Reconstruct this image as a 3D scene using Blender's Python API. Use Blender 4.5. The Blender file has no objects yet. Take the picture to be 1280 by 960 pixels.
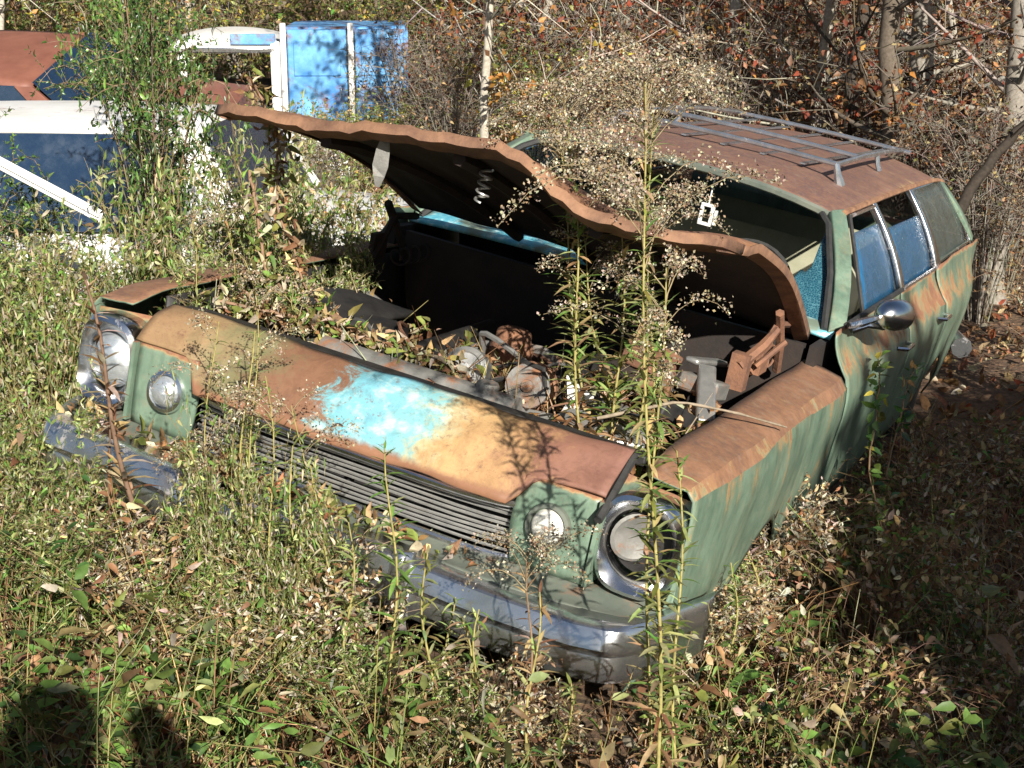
import bpy, bmesh, math
import numpy as np
from mathutils import Matrix, Vector

# ------------------------------------------------------------------ camera, sky, sun, exposure
SC = bpy.context.scene
COL = SC.collection
PITCH = math.radians(15.583)
CAM = np.array([0.0, 0.0, 1.9])
FOC = 1889.26                                   # focal length in pixels of a 1280-wide frame
cam_data = bpy.data.cameras.new('camera')
cam_data.sensor_width = 36.0
cam_data.lens = 36.0 * FOC / 1280.0
cam_data.clip_start = 0.05
cam_data.clip_end = 500.0
cam = bpy.data.objects.new('camera', cam_data)
cam.location = CAM
cam.rotation_euler = (math.pi / 2 - PITCH, 0, 0)
COL.objects.link(cam)
SC.camera = cam

SUN_TO = np.array([0.2459, -0.8595, 0.4481])    # direction towards the sun
SUN_TO /= np.linalg.norm(SUN_TO)
world = bpy.data.worlds.new('World')
SC.world = world
world.use_nodes = True
wn = world.node_tree.nodes
bg = wn.get('Background') or wn.new('ShaderNodeBackground')
sky = wn.new('ShaderNodeTexSky')
sky.sky_type = 'NISHITA'
sky.sun_disc = False
sky.sun_elevation = math.asin(SUN_TO[2])
sky.sun_rotation = math.atan2(SUN_TO[0], SUN_TO[1])
bg.inputs['Strength'].default_value = 0.05
world.node_tree.links.new(sky.outputs[0], bg.inputs['Color'])
sun_data = bpy.data.lights.new('sun', 'SUN')
sun_data.energy = 5.0
sun_data.angle = math.radians(0.53)
sun_data.color = (1.0, 0.95, 0.86)
sun = bpy.data.objects.new('sun', sun_data)
sun.rotation_euler = Vector(SUN_TO).to_track_quat('Z', 'Y').to_euler()
sun.location = (5, -15, 10)
COL.objects.link(sun)
SC.view_settings.view_transform = 'Standard'
SC.view_settings.look = 'None'
SC.view_settings.gamma = 1.0
SC.view_settings.exposure = 0.90
SC.render.engine = 'CYCLES'
SC.cycles.max_bounces = 4
SC.cycles.diffuse_bounces = 2
SC.cycles.glossy_bounces = 3
SC.cycles.transparent_max_bounces = 8

rng = np.random.default_rng(7)

# ------------------------------------------------------------------ the wagon's own frame
CAR_C = np.array([1.7891537, -3.47256014, 2.04629206])
CAR_M = np.array([[0.8912338, 0.40950509, 0.19495612],
                  [-0.41654291, 0.90910028, -0.00535539],
                  [-0.17942773, -0.07643468, 0.98079734]])
def car_w(p):
    return CAR_M @ (np.asarray(p, float) - CAR_C) + CAM
def w_car(p):
    return (np.asarray(p, float) - CAM) @ CAR_M + CAR_C
def spot(u, v, Y):
    """world point on the sight line through photograph pixel (u, v) at depth Y"""
    a, b = (u - 640) / FOC, (v - 480) / FOC
    d = np.array([a, math.cos(PITCH) - b * math.sin(PITCH), -math.sin(PITCH) - b * math.cos(PITCH)])
    return CAM + d * (Y / d[1])

def sstep(a, b, x):
    t = np.clip((np.asarray(x, float) - a) / (b - a), 0, 1)
    return t * t * (3 - 2 * t)
def ground_z(x, y):
    x = np.asarray(x, float); y = np.asarray(y, float)
    xl = np.where(x < -1.0, -1.0 + (x + 1.0) * 0.12, x)
    xl = np.where(xl > 2.6, 2.6 + (xl - 2.6) * 0.35, xl)
    z = -0.06 - 0.199 * xl + 0.005 * y
    left = sstep(-0.2, -1.4, x)
    z -= left * 0.055 * np.clip(y - 4.6, 0, 8)
    z -= sstep(9, 15, y) * 0.25
    z += np.clip(y - 17, 0, 60) * 0.13
    z += 0.60 * sstep(2.3, 0.4, y)
    z += 0.035 * np.sin(x * 2.1 + 1.3 * np.sin(y * 1.7)) + 0.03 * np.sin(y * 2.6 + x * 0.9)
    return z

# ------------------------------------------------------------------ small helpers
def tag(o, label=None, cat=None, group=None, kind=None):
    if label: o['label'] = label
    if cat: o['category'] = cat
    if group: o['group'] = group
    if kind: o['kind'] = kind
    return o
def empty(name, loc=(0, 0, 0), rz=0.0):
    o = bpy.data.objects.new(name, None)
    o.empty_display_size = 0.1
    o.location = [float(a) for a in loc]
    o.rotation_euler = (0, 0, rz)
    COL.objects.link(o)
    return o
def link(name, me, mat, parent=None):
    o = bpy.data.objects.new(name, me)
    COL.objects.link(o)
    if mat is not None and len(me.materials) == 0:
        me.materials.append(mat)
    if parent is not None:
        o.parent = parent
    return o
def pmesh(name, verts, faces, mat, parent=None, smooth=True, thick=0.0, angle=40, off=-1, bevel=0.0):
    me = bpy.data.meshes.new(name)
    me.from_pydata([tuple(float(c) for c in v) for v in verts], [], [tuple(f) for f in faces])
    me.validate()
    bm = bmesh.new(); bm.from_mesh(me)
    if thick == 0: bmesh.ops.recalc_face_normals(bm, faces=bm.faces)
    bm.to_mesh(me); bm.free()
    if smooth:
        me.shade_smooth()
        me.set_sharp_from_angle(angle=math.radians(angle))
    o = link(name, me, mat, parent)
    if thick:
        m = o.modifiers.new('thick', 'SOLIDIFY'); m.thickness = thick; m.offset = off
    if bevel:
        m = o.modifiers.new('bevel', 'BEVEL'); m.width = bevel; m.segments = 2; m.limit_method = 'ANGLE'
    return o
def grid(nu, nv, fn):
    V = [fn(i / (nu - 1), j / (nv - 1)) for i in range(nu) for j in range(nv)]
    F = [(i * nv + j, (i + 1) * nv + j, (i + 1) * nv + j + 1, i * nv + j + 1) for i in range(nu - 1) for j in range(nv - 1)]
    return V, F
class MB:
    """collects simple solids into one mesh"""
    def __init__(s): s.v = []; s.f = []
    def add(s, V, F):
        k = len(s.v); s.v += [tuple(map(float, p)) for p in V]; s.f += [tuple(i + k for i in f) for f in F]; return s
    def box(s, c, d, R=None):
        V = []
        for i in (-.5, .5):
            for j in (-.5, .5):
                for k in (-.5, .5):
                    p = np.array([i * d[0], j * d[1], k * d[2]])
                    if R is not None: p = R @ p
                    V.append(p + np.array(c, float))
        return s.add(V, [(0, 1, 3, 2), (4, 6, 7, 5), (0, 4, 5, 1), (2, 3, 7, 6), (0, 2, 6, 4), (1, 5, 7, 3)])
    def tube(s, pts, r, n=8, cap=True):
        pts = [np.array(p, float) for p in pts]; K = len(pts)
        rr = [r] * K if np.isscalar(r) else r
        V = []; prev = None
        for i, p in enumerate(pts):
            d = pts[min(i + 1, K - 1)] - pts[max(i - 1, 0)]; d = d / (np.linalg.norm(d) + 1e-9)
            if prev is None:
                a = np.cross(d, [0.13, 0.31, 0.94]); 
                if np.linalg.norm(a) < .05: a = np.cross(d, [1, 0, 0])
            else: a = prev - d * (prev @ d)
            a = a / (np.linalg.norm(a) + 1e-9); b = np.cross(d, a); prev = a
            for k in range(n):
                t = 2 * math.pi * k / n; V.append(p + rr[i] * (a * math.cos(t) + b * math.sin(t)))
        F = [(i * n + k, i * n + (k + 1) % n, (i + 1) * n + (k + 1) % n, (i + 1) * n + k) for i in range(K - 1) for k in range(n)]
        if cap: F += [tuple(range(n))[::-1], tuple(range((K - 1) * n, K * n))]
        return s.add(V, F)
    def lathe(s, c, axis, prof, n=24):
        axis = np.array(axis, float); axis /= np.linalg.norm(axis)
        a = np.cross(axis, [0.1, 0.2, 0.97]); a /= np.linalg.norm(a); b = np.cross(axis, a)
        V = []; K = len(prof)
        for (r, h) in prof:
            for k in range(n):
                t = 2 * math.pi * k / n; V.append(np.array(c) + axis * h + r * (a * math.cos(t) + b * math.sin(t)))
        F = [(i * n + k, i * n + (k + 1) % n, (i + 1) * n + (k + 1) % n, (i + 1) * n + k) for i in range(K - 1) for k in range(n)]
        if prof[0][0] > 1e-4: F.append(tuple(range(n))[::-1])
        if prof[-1][0] > 1e-4: F.append(tuple(range((K - 1) * n, K * n)))
        return s.add(V, F)
    def build(s, name, mat, parent=None, **k): return pmesh(name, s.v, s.f, mat, parent, **k)

# ------------------------------------------------------------------ vectorised foliage geometry
def nrm(a): return a / (np.linalg.norm(a, axis=-1, keepdims=True) + 1e-9)
class Geo:
    def __init__(s): s.V = []; s.T = []; s.C = []; s.n = 0
    def add(s, V, T, C):
        s.V.append(V); s.T.append(T + s.n); s.C.append(C); s.n += len(V)
    def leaves(s, pos, d, n, L, W, col, bend=0.25, fold=0.35, simple=False):
        N = len(pos)
        if N == 0: return
        d = nrm(d); side = nrm(np.cross(d, n)); n = np.cross(side, d)
        L = np.broadcast_to(L, (N,)); W = np.broadcast_to(W, (N,)); bend = np.broadcast_to(bend, (N,))
        if simple:
            tp = np.array([[0, 0, 0], [.45, -1, 1], [1, 0, 0], [.45, 1, 1]], float)
            tr = np.array([[0, 1, 2], [0, 2, 3]])
        else:
            tp = np.array([[0, 0, 0], [.28, -.9, 1], [.28, 0, 0], [.28, .9, 1], [.62, -.82, 1], [.62, 0, 0], [.62, .82, 1], [1, 0, 0]], float)
            tr = np.array([[0, 1, 2], [0, 2, 3], [1, 4, 5], [1, 5, 2], [2, 5, 6], [2, 6, 3], [4, 7, 5], [5, 7, 6]])
        t, ss, fo = tp[:, 0], tp[:, 1], tp[:, 2]
        P = (pos[:, None, :] + d[:, None, :] * (t[None, :, None] * L[:, None, None])
             + side[:, None, :] * (ss[None, :, None] * W[:, None, None] * .5)
             + n[:, None, :] * ((fo * fold)[None, :, None] * W[:, None, None] * .5 - (t ** 2)[None, :, None] * (bend * L)[:, None, None]))
        k = len(tp)
        T = (tr[None] + (np.arange(N) * k)[:, None, None]).reshape(-1, 3)
        C = np.repeat(col, k, axis=0)
        s.add(P.reshape(-1, 3), T, C)
    def tubes(s, paths, radii, col, sides=4):
        paths = np.asarray(paths, float); N, K, _ = paths.shape
        radii = np.broadcast_to(np.asarray(radii, float), (N, K))
        dd = nrm(np.gradient(paths, axis=1))
        ref = np.zeros((N, 1, 3)); main = nrm(paths[:, -1] - paths[:, 0])
        ax = np.where(np.abs(main[:, 2:3]) < .8, np.array([[0, 0, 1.]]), np.array([[1., 0, 0]])); ref[:, 0] = ax
        a = nrm(np.cross(dd, np.broadcast_to(ref, dd.shape))); b = np.cross(dd, a)
        th = np.arange(sides) * 2 * math.pi / sides
        P = paths[:, :, None, :] + radii[:, :, None, None] * (a[:, :, None, :] * np.cos(th)[None, None, :, None] + b[:, :, None, :] * np.sin(th)[None, None, :, None])
        i, k = np.meshgrid(np.arange(K - 1), np.arange(sides), indexing='ij'); i = i.ravel(); k = k.ravel(); k2 = (k + 1) % sides
        q = np.concatenate([np.stack([i * sides + k, i * sides + k2, (i + 1) * sides + k2], 1), np.stack([i * sides + k, (i + 1) * sides + k2, (i + 1) * sides + k], 1)])
        T = (q[None] + (np.arange(N) * K * sides)[:, None, None]).reshape(-1, 3)
        col = np.broadcast_to(np.asarray(col, float), (N, 3))
        s.add(P.reshape(-1, 3), T, np.repeat(col, K * sides, axis=0))
    def mesh(s, name):
        V = np.concatenate(s.V).astype(np.float32); T = np.concatenate(s.T).astype(np.int32); C = np.concatenate(s.C)
        me = bpy.data.meshes.new(name)
        me.vertices.add(len(V)); me.vertices.foreach_set('co', V.ravel())
        me.loops.add(len(T) * 3); me.loops.foreach_set('vertex_index', T.ravel())
        me.polygons.add(len(T)); me.polygons.foreach_set('loop_start', np.arange(0, len(T) * 3, 3, dtype=np.int32))
        me.update(calc_edges=True)
        at = me.color_attributes.new('Col', 'FLOAT_COLOR', 'POINT')
        at.data.foreach_set('color', np.concatenate([C, np.ones((len(C), 1))], 1).astype(np.float32).ravel())
        return me
    def build(s, name, mat, parent=None):
        return link(name, s.mesh(name), mat, parent)
def pal(r, N, cols, wts=None, var=.25):
    cols = np.array(cols, float); i = r.choice(len(cols), N, p=None if wts is None else np.array(wts) / np.sum(wts))
    c = cols[i] * (1 + r.normal(0, var, (N, 1))) * (1 + r.normal(0, var * .3, (N, 3)))
    return np.clip(c, .004, .9)
def rdir(r, N, up=0.0, spread=1.0):
    v = r.normal(0, spread, (N, 3)); v[:, 2] += up
    return nrm(v)
GREEN = (.13, .22, .05); DGREEN = (.045, .095, .026); OLIVE = (.17, .185, .05); PALE = (.33, .36, .15); TAN = (.40, .28, .15)
BROWN = (.19, .10, .05); RED = (.24, .06, .03); ORANGE = (.42, .19, .05); GREYTAN = (.40, .34, .25); FLUFF = (.62, .56, .44); YEL = (.42, .34, .06)

# ------------------------------------------------------------------ materials
class NM:
    def __init__(s, name):
        s.m = bpy.data.materials.new(name); s.m.use_nodes = True; s.t = s.m.node_tree
        s.b = s.t.nodes['Principled BSDF']; s.out = s.t.nodes['Material Output']
    def n(s, typ, **kw):
        x = s.t.nodes.new(typ)
        for k, v in kw.items():
            if k.startswith('_'): setattr(x, k[1:], v)
            else:
                key = int(k[1:]) if k[0] == 'i' and k[1:].isdigit() else k.replace('__', ' ')
                if hasattr(v, 'is_linked') or isinstance(v, bpy.types.NodeSocket): s.t.links.new(v, x.inputs[key])
                else: x.inputs[key].default_value = v
        return x
    def noise(s, vec, scale, detail=6, rough=.6, dist=0.0):
        return s.n('ShaderNodeTexNoise', Vector=vec, Scale=scale, Detail=detail, Roughness=rough, Distortion=dist).outputs['Fac']
    def math(s, op, a, b=0.0, clamp=False):
        return s.n('ShaderNodeMath', _operation=op, _use_clamp=clamp, i0=a, i1=b).outputs[0]
    def ramp(s, fac, stops, interp='LINEAR'):
        x = s.n('ShaderNodeValToRGB', Fac=fac); e = x.color_ramp; e.interpolation = interp
        while len(e.elements) > 1: e.elements.remove(e.elements[-1])
        e.elements[0].position = stops[0][0]; e.elements[0].color = (*stops[0][1], 1)
        for p, c in stops[1:]:
            k = e.elements.new(p); k.color = (*c, 1)
        return x.outputs['Color']
    def mix(s, fac, a, b, typ='MIX'):
        x = s.t.nodes.new('ShaderNodeMix'); x.data_type = 'RGBA'; x.blend_type = typ
        for sock, v in ((x.inputs[0], fac), (x.inputs[6], a), (x.inputs[7], b)):
            if isinstance(v, bpy.types.NodeSocket): s.t.links.new(v, sock)
            else: sock.default_value = v if np.isscalar(v) else (*v, 1)
        return x.outputs[2]
    def map(s, vec, scale): return s.n('ShaderNodeMapping', Vector=vec, Scale=scale).outputs[0]
    def set(s, **kw):
        for k, v in kw.items():
            k = k.replace('__', ' ')
            if isinstance(v, bpy.types.NodeSocket): s.t.links.new(v, s.b.inputs[k])
            else: s.b.inputs[k].default_value = v if np.isscalar(v) or len(v) == 4 else (*v, 1)
        return s
    def bump(s, h, strength=.3, dist=.01):
        x = s.n('ShaderNodeBump', Strength=strength, Distance=dist, Height=h); s.t.links.new(x.outputs[0], s.b.inputs['Normal']); return s
    def obj(s): return s.n('ShaderNodeTexCoord').outputs['Object']

def mat_paint(name, paint, paint2, amount, streak=.8, top=1.0, rust=((.30, .15, .085), (.20, .085, .05), (.12, .06, .05)), rough=.38, metal=0.0):
    """faded enamel that has rusted through, most on the flats facing up and in runs down the sides"""
    M = NM(name); o = M.obj()
    tn = M.n('ShaderNodeTexCoord').outputs['Normal']
    nz = M.n('ShaderNodeSeparateXYZ', Vector=tn).outputs['Z']
    big = M.noise(o, 2.6, 8, .68, .4); mid = M.noise(o, 11, 8, .7); fine = M.noise(o, 60, 5, .7)
    run = M.noise(M.map(o, (16, 16, 1.3)), 1.0, 5, .6)
    a = M.math('MULTIPLY', M.math('SUBTRACT', big, .5), 2.4)
    a = M.math('ADD', a, M.math('MULTIPLY', M.math('SUBTRACT', mid, .5), 1.1))
    a = M.math('ADD', a, M.math('MULTIPLY', M.math('SUBTRACT', run, .5), streak * 2))
    a = M.math('ADD', a, M.math('MULTIPLY', M.math('SUBTRACT', fine, .5), .35))
    a = M.math('ADD', a, M.math('MULTIPLY', nz, top))
    a = M.math('ADD', a, amount)
    mask = M.math('ADD', M.math('MULTIPLY', a, .55), .0, True)
    pc = M.mix(M.ramp(M.noise(o, 5, 8, .72, .5), [(.36, (0, 0, 0)), (.64, (1, 1, 1))]), paint, paint2)
    grime = M.ramp(M.noise(M.map(o, (9, 9, 2.2)), 1.6, 8, .75), [(.44, (0, 0, 0)), (.72, (.75, .75, .75))])
    pc = M.mix(grime, pc, tuple(c * .42 for c in paint))
    chip = M.ramp(M.noise(o, 38, 6, .8), [(.66, (0, 0, 0)), (.70, (1, 1, 1))])
    pc = M.mix(chip, pc, (.17, .085, .05))
    fac2 = M.noise(o, 7, 8, .75)
    rc = M.ramp(fac2, [(.30, rust[2]), (.5, rust[1]), (.68, rust[0])])
    rc = M.mix(M.math('MULTIPLY', M.math('SUBTRACT', fine, .35, True), 1.2, True), rc, (.36, .17, .07))
    ring = M.ramp(mask, [(.0, (0, 0, 0)), (.18, (.15, .15, .15)), (.30, (.85, .85, .85)), (.42, (.2, .2, .2)), (.6, (0, 0, 0))])
    body = M.ramp(mask, [(.24, (0, 0, 0)), (.40, (1, 1, 1))])
    c = M.mix(body, pc, rc)
    c = M.mix(M.math('MULTIPLY', ring, .75), c, (.40, .23, .09))
    dust = M.math('MULTIPLY', M.math('SUBTRACT', M.noise(o, 23, 6, .7), .52, True), 1.6, True)
    c = M.mix(dust, c, (.30, .24, .17))
    M.set(Base__Color=c, Roughness=M.math('ADD', M.math('MULTIPLY', body, .45), rough), Metallic=metal)
    M.bump(M.math('ADD', M.math('MULTIPLY', fine, M.math('ADD', M.math('MULTIPLY', body, .8), .15)), M.math('MULTIPLY', mid, .4)), .35, .004)
    return M.m
def mat_simple(name, c1, c2, scale=12, rough=.6, metal=0.0, bump=.3, dist=.004, rust=0.0, spec=.5):
    M = NM(name); o = M.obj()
    n1 = M.noise(o, scale, 8, .65); n2 = M.noise(o, scale * 5, 5, .6)
    c = M.mix(M.ramp(n1, [(.3, (0, 0, 0)), (.7, (1, 1, 1))]), c1, c2)
    if rust:
        r = M.ramp(M.noise(o, scale * .6, 8, .75, .3), [(.62 - rust * .3, (0, 0, 0)), (.74 - rust * .3, (1, 1, 1))])
        c = M.mix(r, c, M.mix(n2, (.12, .05, .03), (.32, .15, .07)))
        M.set(Metallic=M.math('MULTIPLY', M.math('SUBTRACT', 1.0, r), metal), Roughness=M.math('ADD', M.math('MULTIPLY', r, .55), rough))
    else: M.set(Metallic=metal, Roughness=rough)
    M.set(Base__Color=c); M.b.inputs['Specular IOR Level'].default_value = spec
    if bump: M.bump(M.math('ADD', n2, n1), bump, dist)
    return M.m
def mat_leaf(name, transl=.28, rough=.5, spec=.3):
    M = NM(name)
    a = M.n('ShaderNodeAttribute', _attribute_name='Col').outputs['Color']
    o = M.obj()
    v = M.noise(o, 45, 4, .6)
    c = M.mix(1.0, a, M.ramp(v, [(.25, (.6, .6, .55)), (.75, (1.3, 1.3, 1.25))]), 'MULTIPLY')
    M.set(Base__Color=c, Roughness=rough); M.b.inputs['Specular IOR Level'].default_value = spec
    tb = M.n('ShaderNodeBsdfTranslucent', Color=c)
    ms = M.n('ShaderNodeMixShader', i0=transl); M.t.links.new(M.b.outputs[0], ms.inputs[1]); M.t.links.new(tb.outputs[0], ms.inputs[2])
    M.t.links.new(ms.outputs[0], M.out.inputs['Surface'])
    return M.m
def mat_glass(name, tint, rough=.05, dirt=.35, alpha=.55, dirtc=(.22, .24, .22)):
    M = NM(name); o = M.obj()
    d = M.ramp(M.noise(o, 9, 8, .7), [(.35, (0, 0, 0)), (.75, (1, 1, 1))])
    M.set(Base__Color=M.mix(M.math('MULTIPLY', d, dirt), tint, dirtc), Roughness=M.math('ADD', M.math('MULTIPLY', d, .4), rough), Alpha=alpha)
    M.b.inputs['Specular IOR Level'].default_value = 1.0
    return M.m
def mat_chrome(name, dark=.6, rust=.25):
    return mat_simple(name, (dark, dark, dark * 1.02), (dark * .55, dark * .56, dark * .58), 9, .22, 1.0, .18, .002, rust)

LEAF = mat_leaf('leaf')
DRY = mat_leaf('dry_plant', .12, .75, .15)
GLOSSLEAF = mat_leaf('glossy_leaf', .18, .32, .45)
BARK = mat_leaf('bark', 0.0, .9, .1)
GREENP = mat_paint('green_enamel', (.105, .165, .118), (.19, .265, .19), -.36, .95, 1.75, rough=.42)
FENDERP = mat_paint('streaked_fender_enamel', (.105, .165, .118), (.19, .265, .19), -.02, 1.5, 1.6, rust=((.27, .14, .08), (.17, .085, .05), (.10, .055, .045)), rough=.42)
ROOFP = mat_paint('rusted_roof_enamel', (.12, .2, .14), (.2, .28, .2), .30, .3, 1.0, rust=((.20, .11, .08), (.125, .068, .060), (.075, .046, .052)), rough=.22)
HOODP = mat_paint('rusted_hood', (.2, .2, .14), (.3, .2, .13), .5, .4, .5, rust=((.30, .15, .085), (.19, .08, .045), (.10, .045, .035)))
RUST = mat_simple('rusty_steel', (.10, .05, .035), (.27, .125, .065), 14, .85, 0, .5, .006)
RUSTORANGE = mat_simple('orange_rust_edge', (.13, .06, .035), (.36, .19, .10), 16, .85, 0, .4, .005)  # lighter, more orange rust for the gutter and alternator
UNDER = mat_simple('near_black_brown', (.012, .010, .009), (.035, .022, .016), 9, .85, 0, .4, .005)  # near-black brown for undersides, firewall, cabin and passenger hinge
DARKST = mat_simple('oily_black_steel', (.012, .012, .013), (.04, .036, .033), 12, .6, .2, .4, .004)
CHROME = mat_simple('pitted_chrome', (.74, .75, .77), (.55, .56, .57), 9, .22, .95, .22, .003, .20)
CHROME2 = mat_chrome('bright_chrome', .85, .10)
RACKC = mat_simple('brushed_rack_metal', (.56, .60, .65), (.34, .37, .40), 14, .22, .85, .15, .002, .12)
FLANGE = mat_simple('flaking_rust_edge', (.085, .042, .028), (.33, .175, .095), 7, .8, 0, .6, .008)
PILLARP = mat_paint('green_pillar_enamel', (.105, .165, .118), (.19, .265, .19), -.35, .6, .35)
ALU = mat_simple('dull_aluminium', (.34, .34, .33), (.52, .51, .48), 18, .42, .7, .3, .003)
GREYM = mat_simple('grey_metal', (.12, .12, .11), (.24, .23, .21), 14, .6, .3, .4, .004, .35)
RUBBER = mat_simple('cracked_rubber', (.015, .015, .015), (.04, .038, .035), 22, .75, 0, .4, .004)
WHITEP = mat_simple('dirty_white_enamel', (.82, .82, .80), (.62, .60, .55), 3.5, .4, 0, .12, .003, .12)
LENS = mat_simple('milky_lens', (.80, .78, .70), (.62, .60, .52), 20, .22, 0, .1, .002)
CLEAR = mat_simple('fluted_lens', (.55, .60, .62), (.85, .88, .9), 60, .08, .75, .5, .004)
VINYL = mat_simple('faded_vinyl', (.20, .20, .13), (.30, .29, .20), 7, .6, 0, .2, .003)
GREENV = mat_simple('green_vinyl', (.10, .24, .17), (.18, .33, .25), 6, .5, 0, .2, .003)
VALP = mat_simple('weathered_grey_green_enamel', (.09, .11, .09), (.19, .20, .16), 8, .5, .2, .25, .003, .2)
GLASSB = mat_glass('sky_painted_glass', (.025, .15, .33), .08, .85, .68, (.02, .05, .06))  # blue of the reflected sky is put into the pane colour
GLASSG = mat_glass('dusty_glass', (.10, .13, .12), .06, .4, .40)
GLASSW = mat_glass('dark_blue_windscreen', (.010, .025, .055), .05, .35, .93, (.03, .06, .10))
WOOD = mat_simple('weathered_board', (.62, .60, .55), (.80, .79, .75), 9, .7, 0, .3, .004)

def mat_header():
    M = NM('nose_panel_worn_enamel'); o = M.obj(); x = M.n('ShaderNodeSeparateXYZ', Vector=o).outputs['X']; z = M.n('ShaderNodeSeparateXYZ', Vector=o).outputs['Z']
    n = M.noise(o, 9, 10, .78, .5); fine = M.noise(o, 70, 5, .7); mid = M.noise(o, 16, 6, .65)
    t = M.math('ADD', M.math('ADD', M.math('MULTIPLY', x, .55), .5), M.math('MULTIPLY', M.math('SUBTRACT', n, .5), .30))
    c = M.ramp(t, [(.06, (.24, .14, .07)), (.18, (.28, .18, .09)), (.28, (.17, .16, .075)), (.36, (.20, .10, .055)), (.43, (.20, .10, .055)), (.455, (.14, .36, .40)), (.52, (.17, .42, .50)),
                   (.585, (.20, .42, .43)), (.62, (.42, .38, .22)), (.66, (.46, .29, .13)), (.74, (.38, .22, .10)), (.80, (.24, .115, .075)), (.95, (.20, .095, .07))])
    spk = M.ramp(M.noise(o, 34, 7, .8), [(.55, (0, 0, 0)), (.66, (.8, .8, .8))])
    c = M.mix(spk, c, (.17, .085, .055))
    pale = M.ramp(mid, [(.52, (0, 0, 0)), (.68, (1, 1, 1))])
    band = M.ramp(t, [(.44, (0, 0, 0)), (.47, (1, 1, 1)), (.60, (1, 1, 1)), (.64, (0, 0, 0))])
    c = M.mix(M.math('MULTIPLY', M.math('MULTIPLY', pale, band), .55), c, (.62, .72, .62))
    lip = M.ramp(M.math('ADD', z, M.math('MULTIPLY', M.math('SUBTRACT', n, .5), .05)), [(.728, (1, 1, 1)), (.742, (0, 0, 0))])
    blo = M.ramp(M.noise(o, 13, 8, .8, .6), [(.46, (0, 0, 0)), (.66, (.65, .65, .65))])
    c = M.mix(blo, c, M.mix(1.0, c, (.55, .50, .50), 'MULTIPLY'))
    c = M.mix(lip, c, M.mix(mid, (.17, .075, .04), (.30, .15, .08)))
    c = M.mix(M.math('MULTIPLY', M.math('SUBTRACT', fine, .55, True), 2.0, True), c, (.20, .09, .05))
    M.set(Base__Color=c, Roughness=.62); M.bump(M.math('ADD', fine, mid), .25, .003)
    return M.m
def mat_cowl():
    M = NM('teal_cowl_enamel'); o = M.obj(); n = M.noise(o, 22, 7, .75); b = M.noise(o, 6, 5, .6)
    c = M.ramp(n, [(.35, (.06, .30, .42)), (.52, (.13, .42, .50)), (.66, (.62, .74, .72))])
    c = M.mix(M.ramp(b, [(.5, (0, 0, 0)), (.62, (1, 1, 1))]), c, (.16, .20, .15))
    M.set(Base__Color=c, Roughness=.5); M.bump(n, .3, .003); return M.m
def mat_crazed():
    M = NM('crazed_glass'); o = M.obj()
    v = M.n('ShaderNodeTexVoronoi', Vector=o, Scale=105.0, _feature='DISTANCE_TO_EDGE').outputs['Distance']
    e = M.ramp(v, [(.02, (1, 1, 1)), (.10, (0, 0, 0))])
    M.set(Base__Color=M.mix(M.math('MULTIPLY', e, M.noise(o, 9, 5, .6)), (.012, .065, .10), (.16, .36, .40)), Roughness=.25, Alpha=.9); M.bump(v, .5, .004); return M.m
def mat_ground():
    M = NM('leaf_litter_soil'); o = M.obj()
    a = M.noise(o, 3, 8, .7); b = M.noise(o, 30, 8, .75); c3 = M.n('ShaderNodeTexVoronoi', Vector=o, Scale=26.0)
    c = M.ramp(b, [(.3, (.035, .022, .014)), (.5, (.10, .060, .035)), (.68, (.22, .14, .08))])
    c = M.mix(M.math('MULTIPLY', M.n('ShaderNodeSeparateColor', Color=c3.outputs['Color']).outputs[0], .5), c, (.26, .14, .075))
    c = M.mix(M.ramp(a, [(.5, (0, 0, 0)), (.7, (.5, .5, .5))]), c, (.07, .085, .03))
    M.set(Base__Color=c, Roughness=.95); M.bump(M.math('ADD', b, c3.outputs['Distance']), .8, .03); return M.m
HEADERP, COWLP, CRAZED, SOIL = mat_header(), mat_cowl(), mat_crazed(), mat_ground()

# ------------------------------------------------------------------ ground: one sheet to the far hillside
xs = np.concatenate([np.linspace(-90, -8, 30), np.linspace(-7.5, 8, 90), np.linspace(8.6, 90, 30)])
ys = np.concatenate([np.linspace(-60, -3, 24), np.linspace(-2.5, 18, 110), np.linspace(18.7, 140, 50)])
gx, gy = np.meshgrid(xs, ys, indexing='ij'); gz = ground_z(gx, gy) + rng.normal(0, .008, gx.shape)
nvy = len(ys)
GV = np.stack([gx, gy, gz], -1).reshape(-1, 3)
GF = [(i * nvy + j, (i + 1) * nvy + j, (i + 1) * nvy + j + 1, i * nvy + j + 1) for i in range(len(xs) - 1) for j in range(nvy - 1)]
tag(pmesh('ground', GV, GF, SOIL), kind='structure')

# ================================================================== THE WAGON
wagon = empty('station_wagon')
wagon.matrix_world = Matrix([[*map(float, CAR_M[i]), float((CAM - CAR_M @ CAR_C)[i])] for i in range(3)] + [[0, 0, 0, 1]])
tag(wagon, 'rusted green station wagon with its hood propped open and weeds grown through it', 'station wagon')

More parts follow.
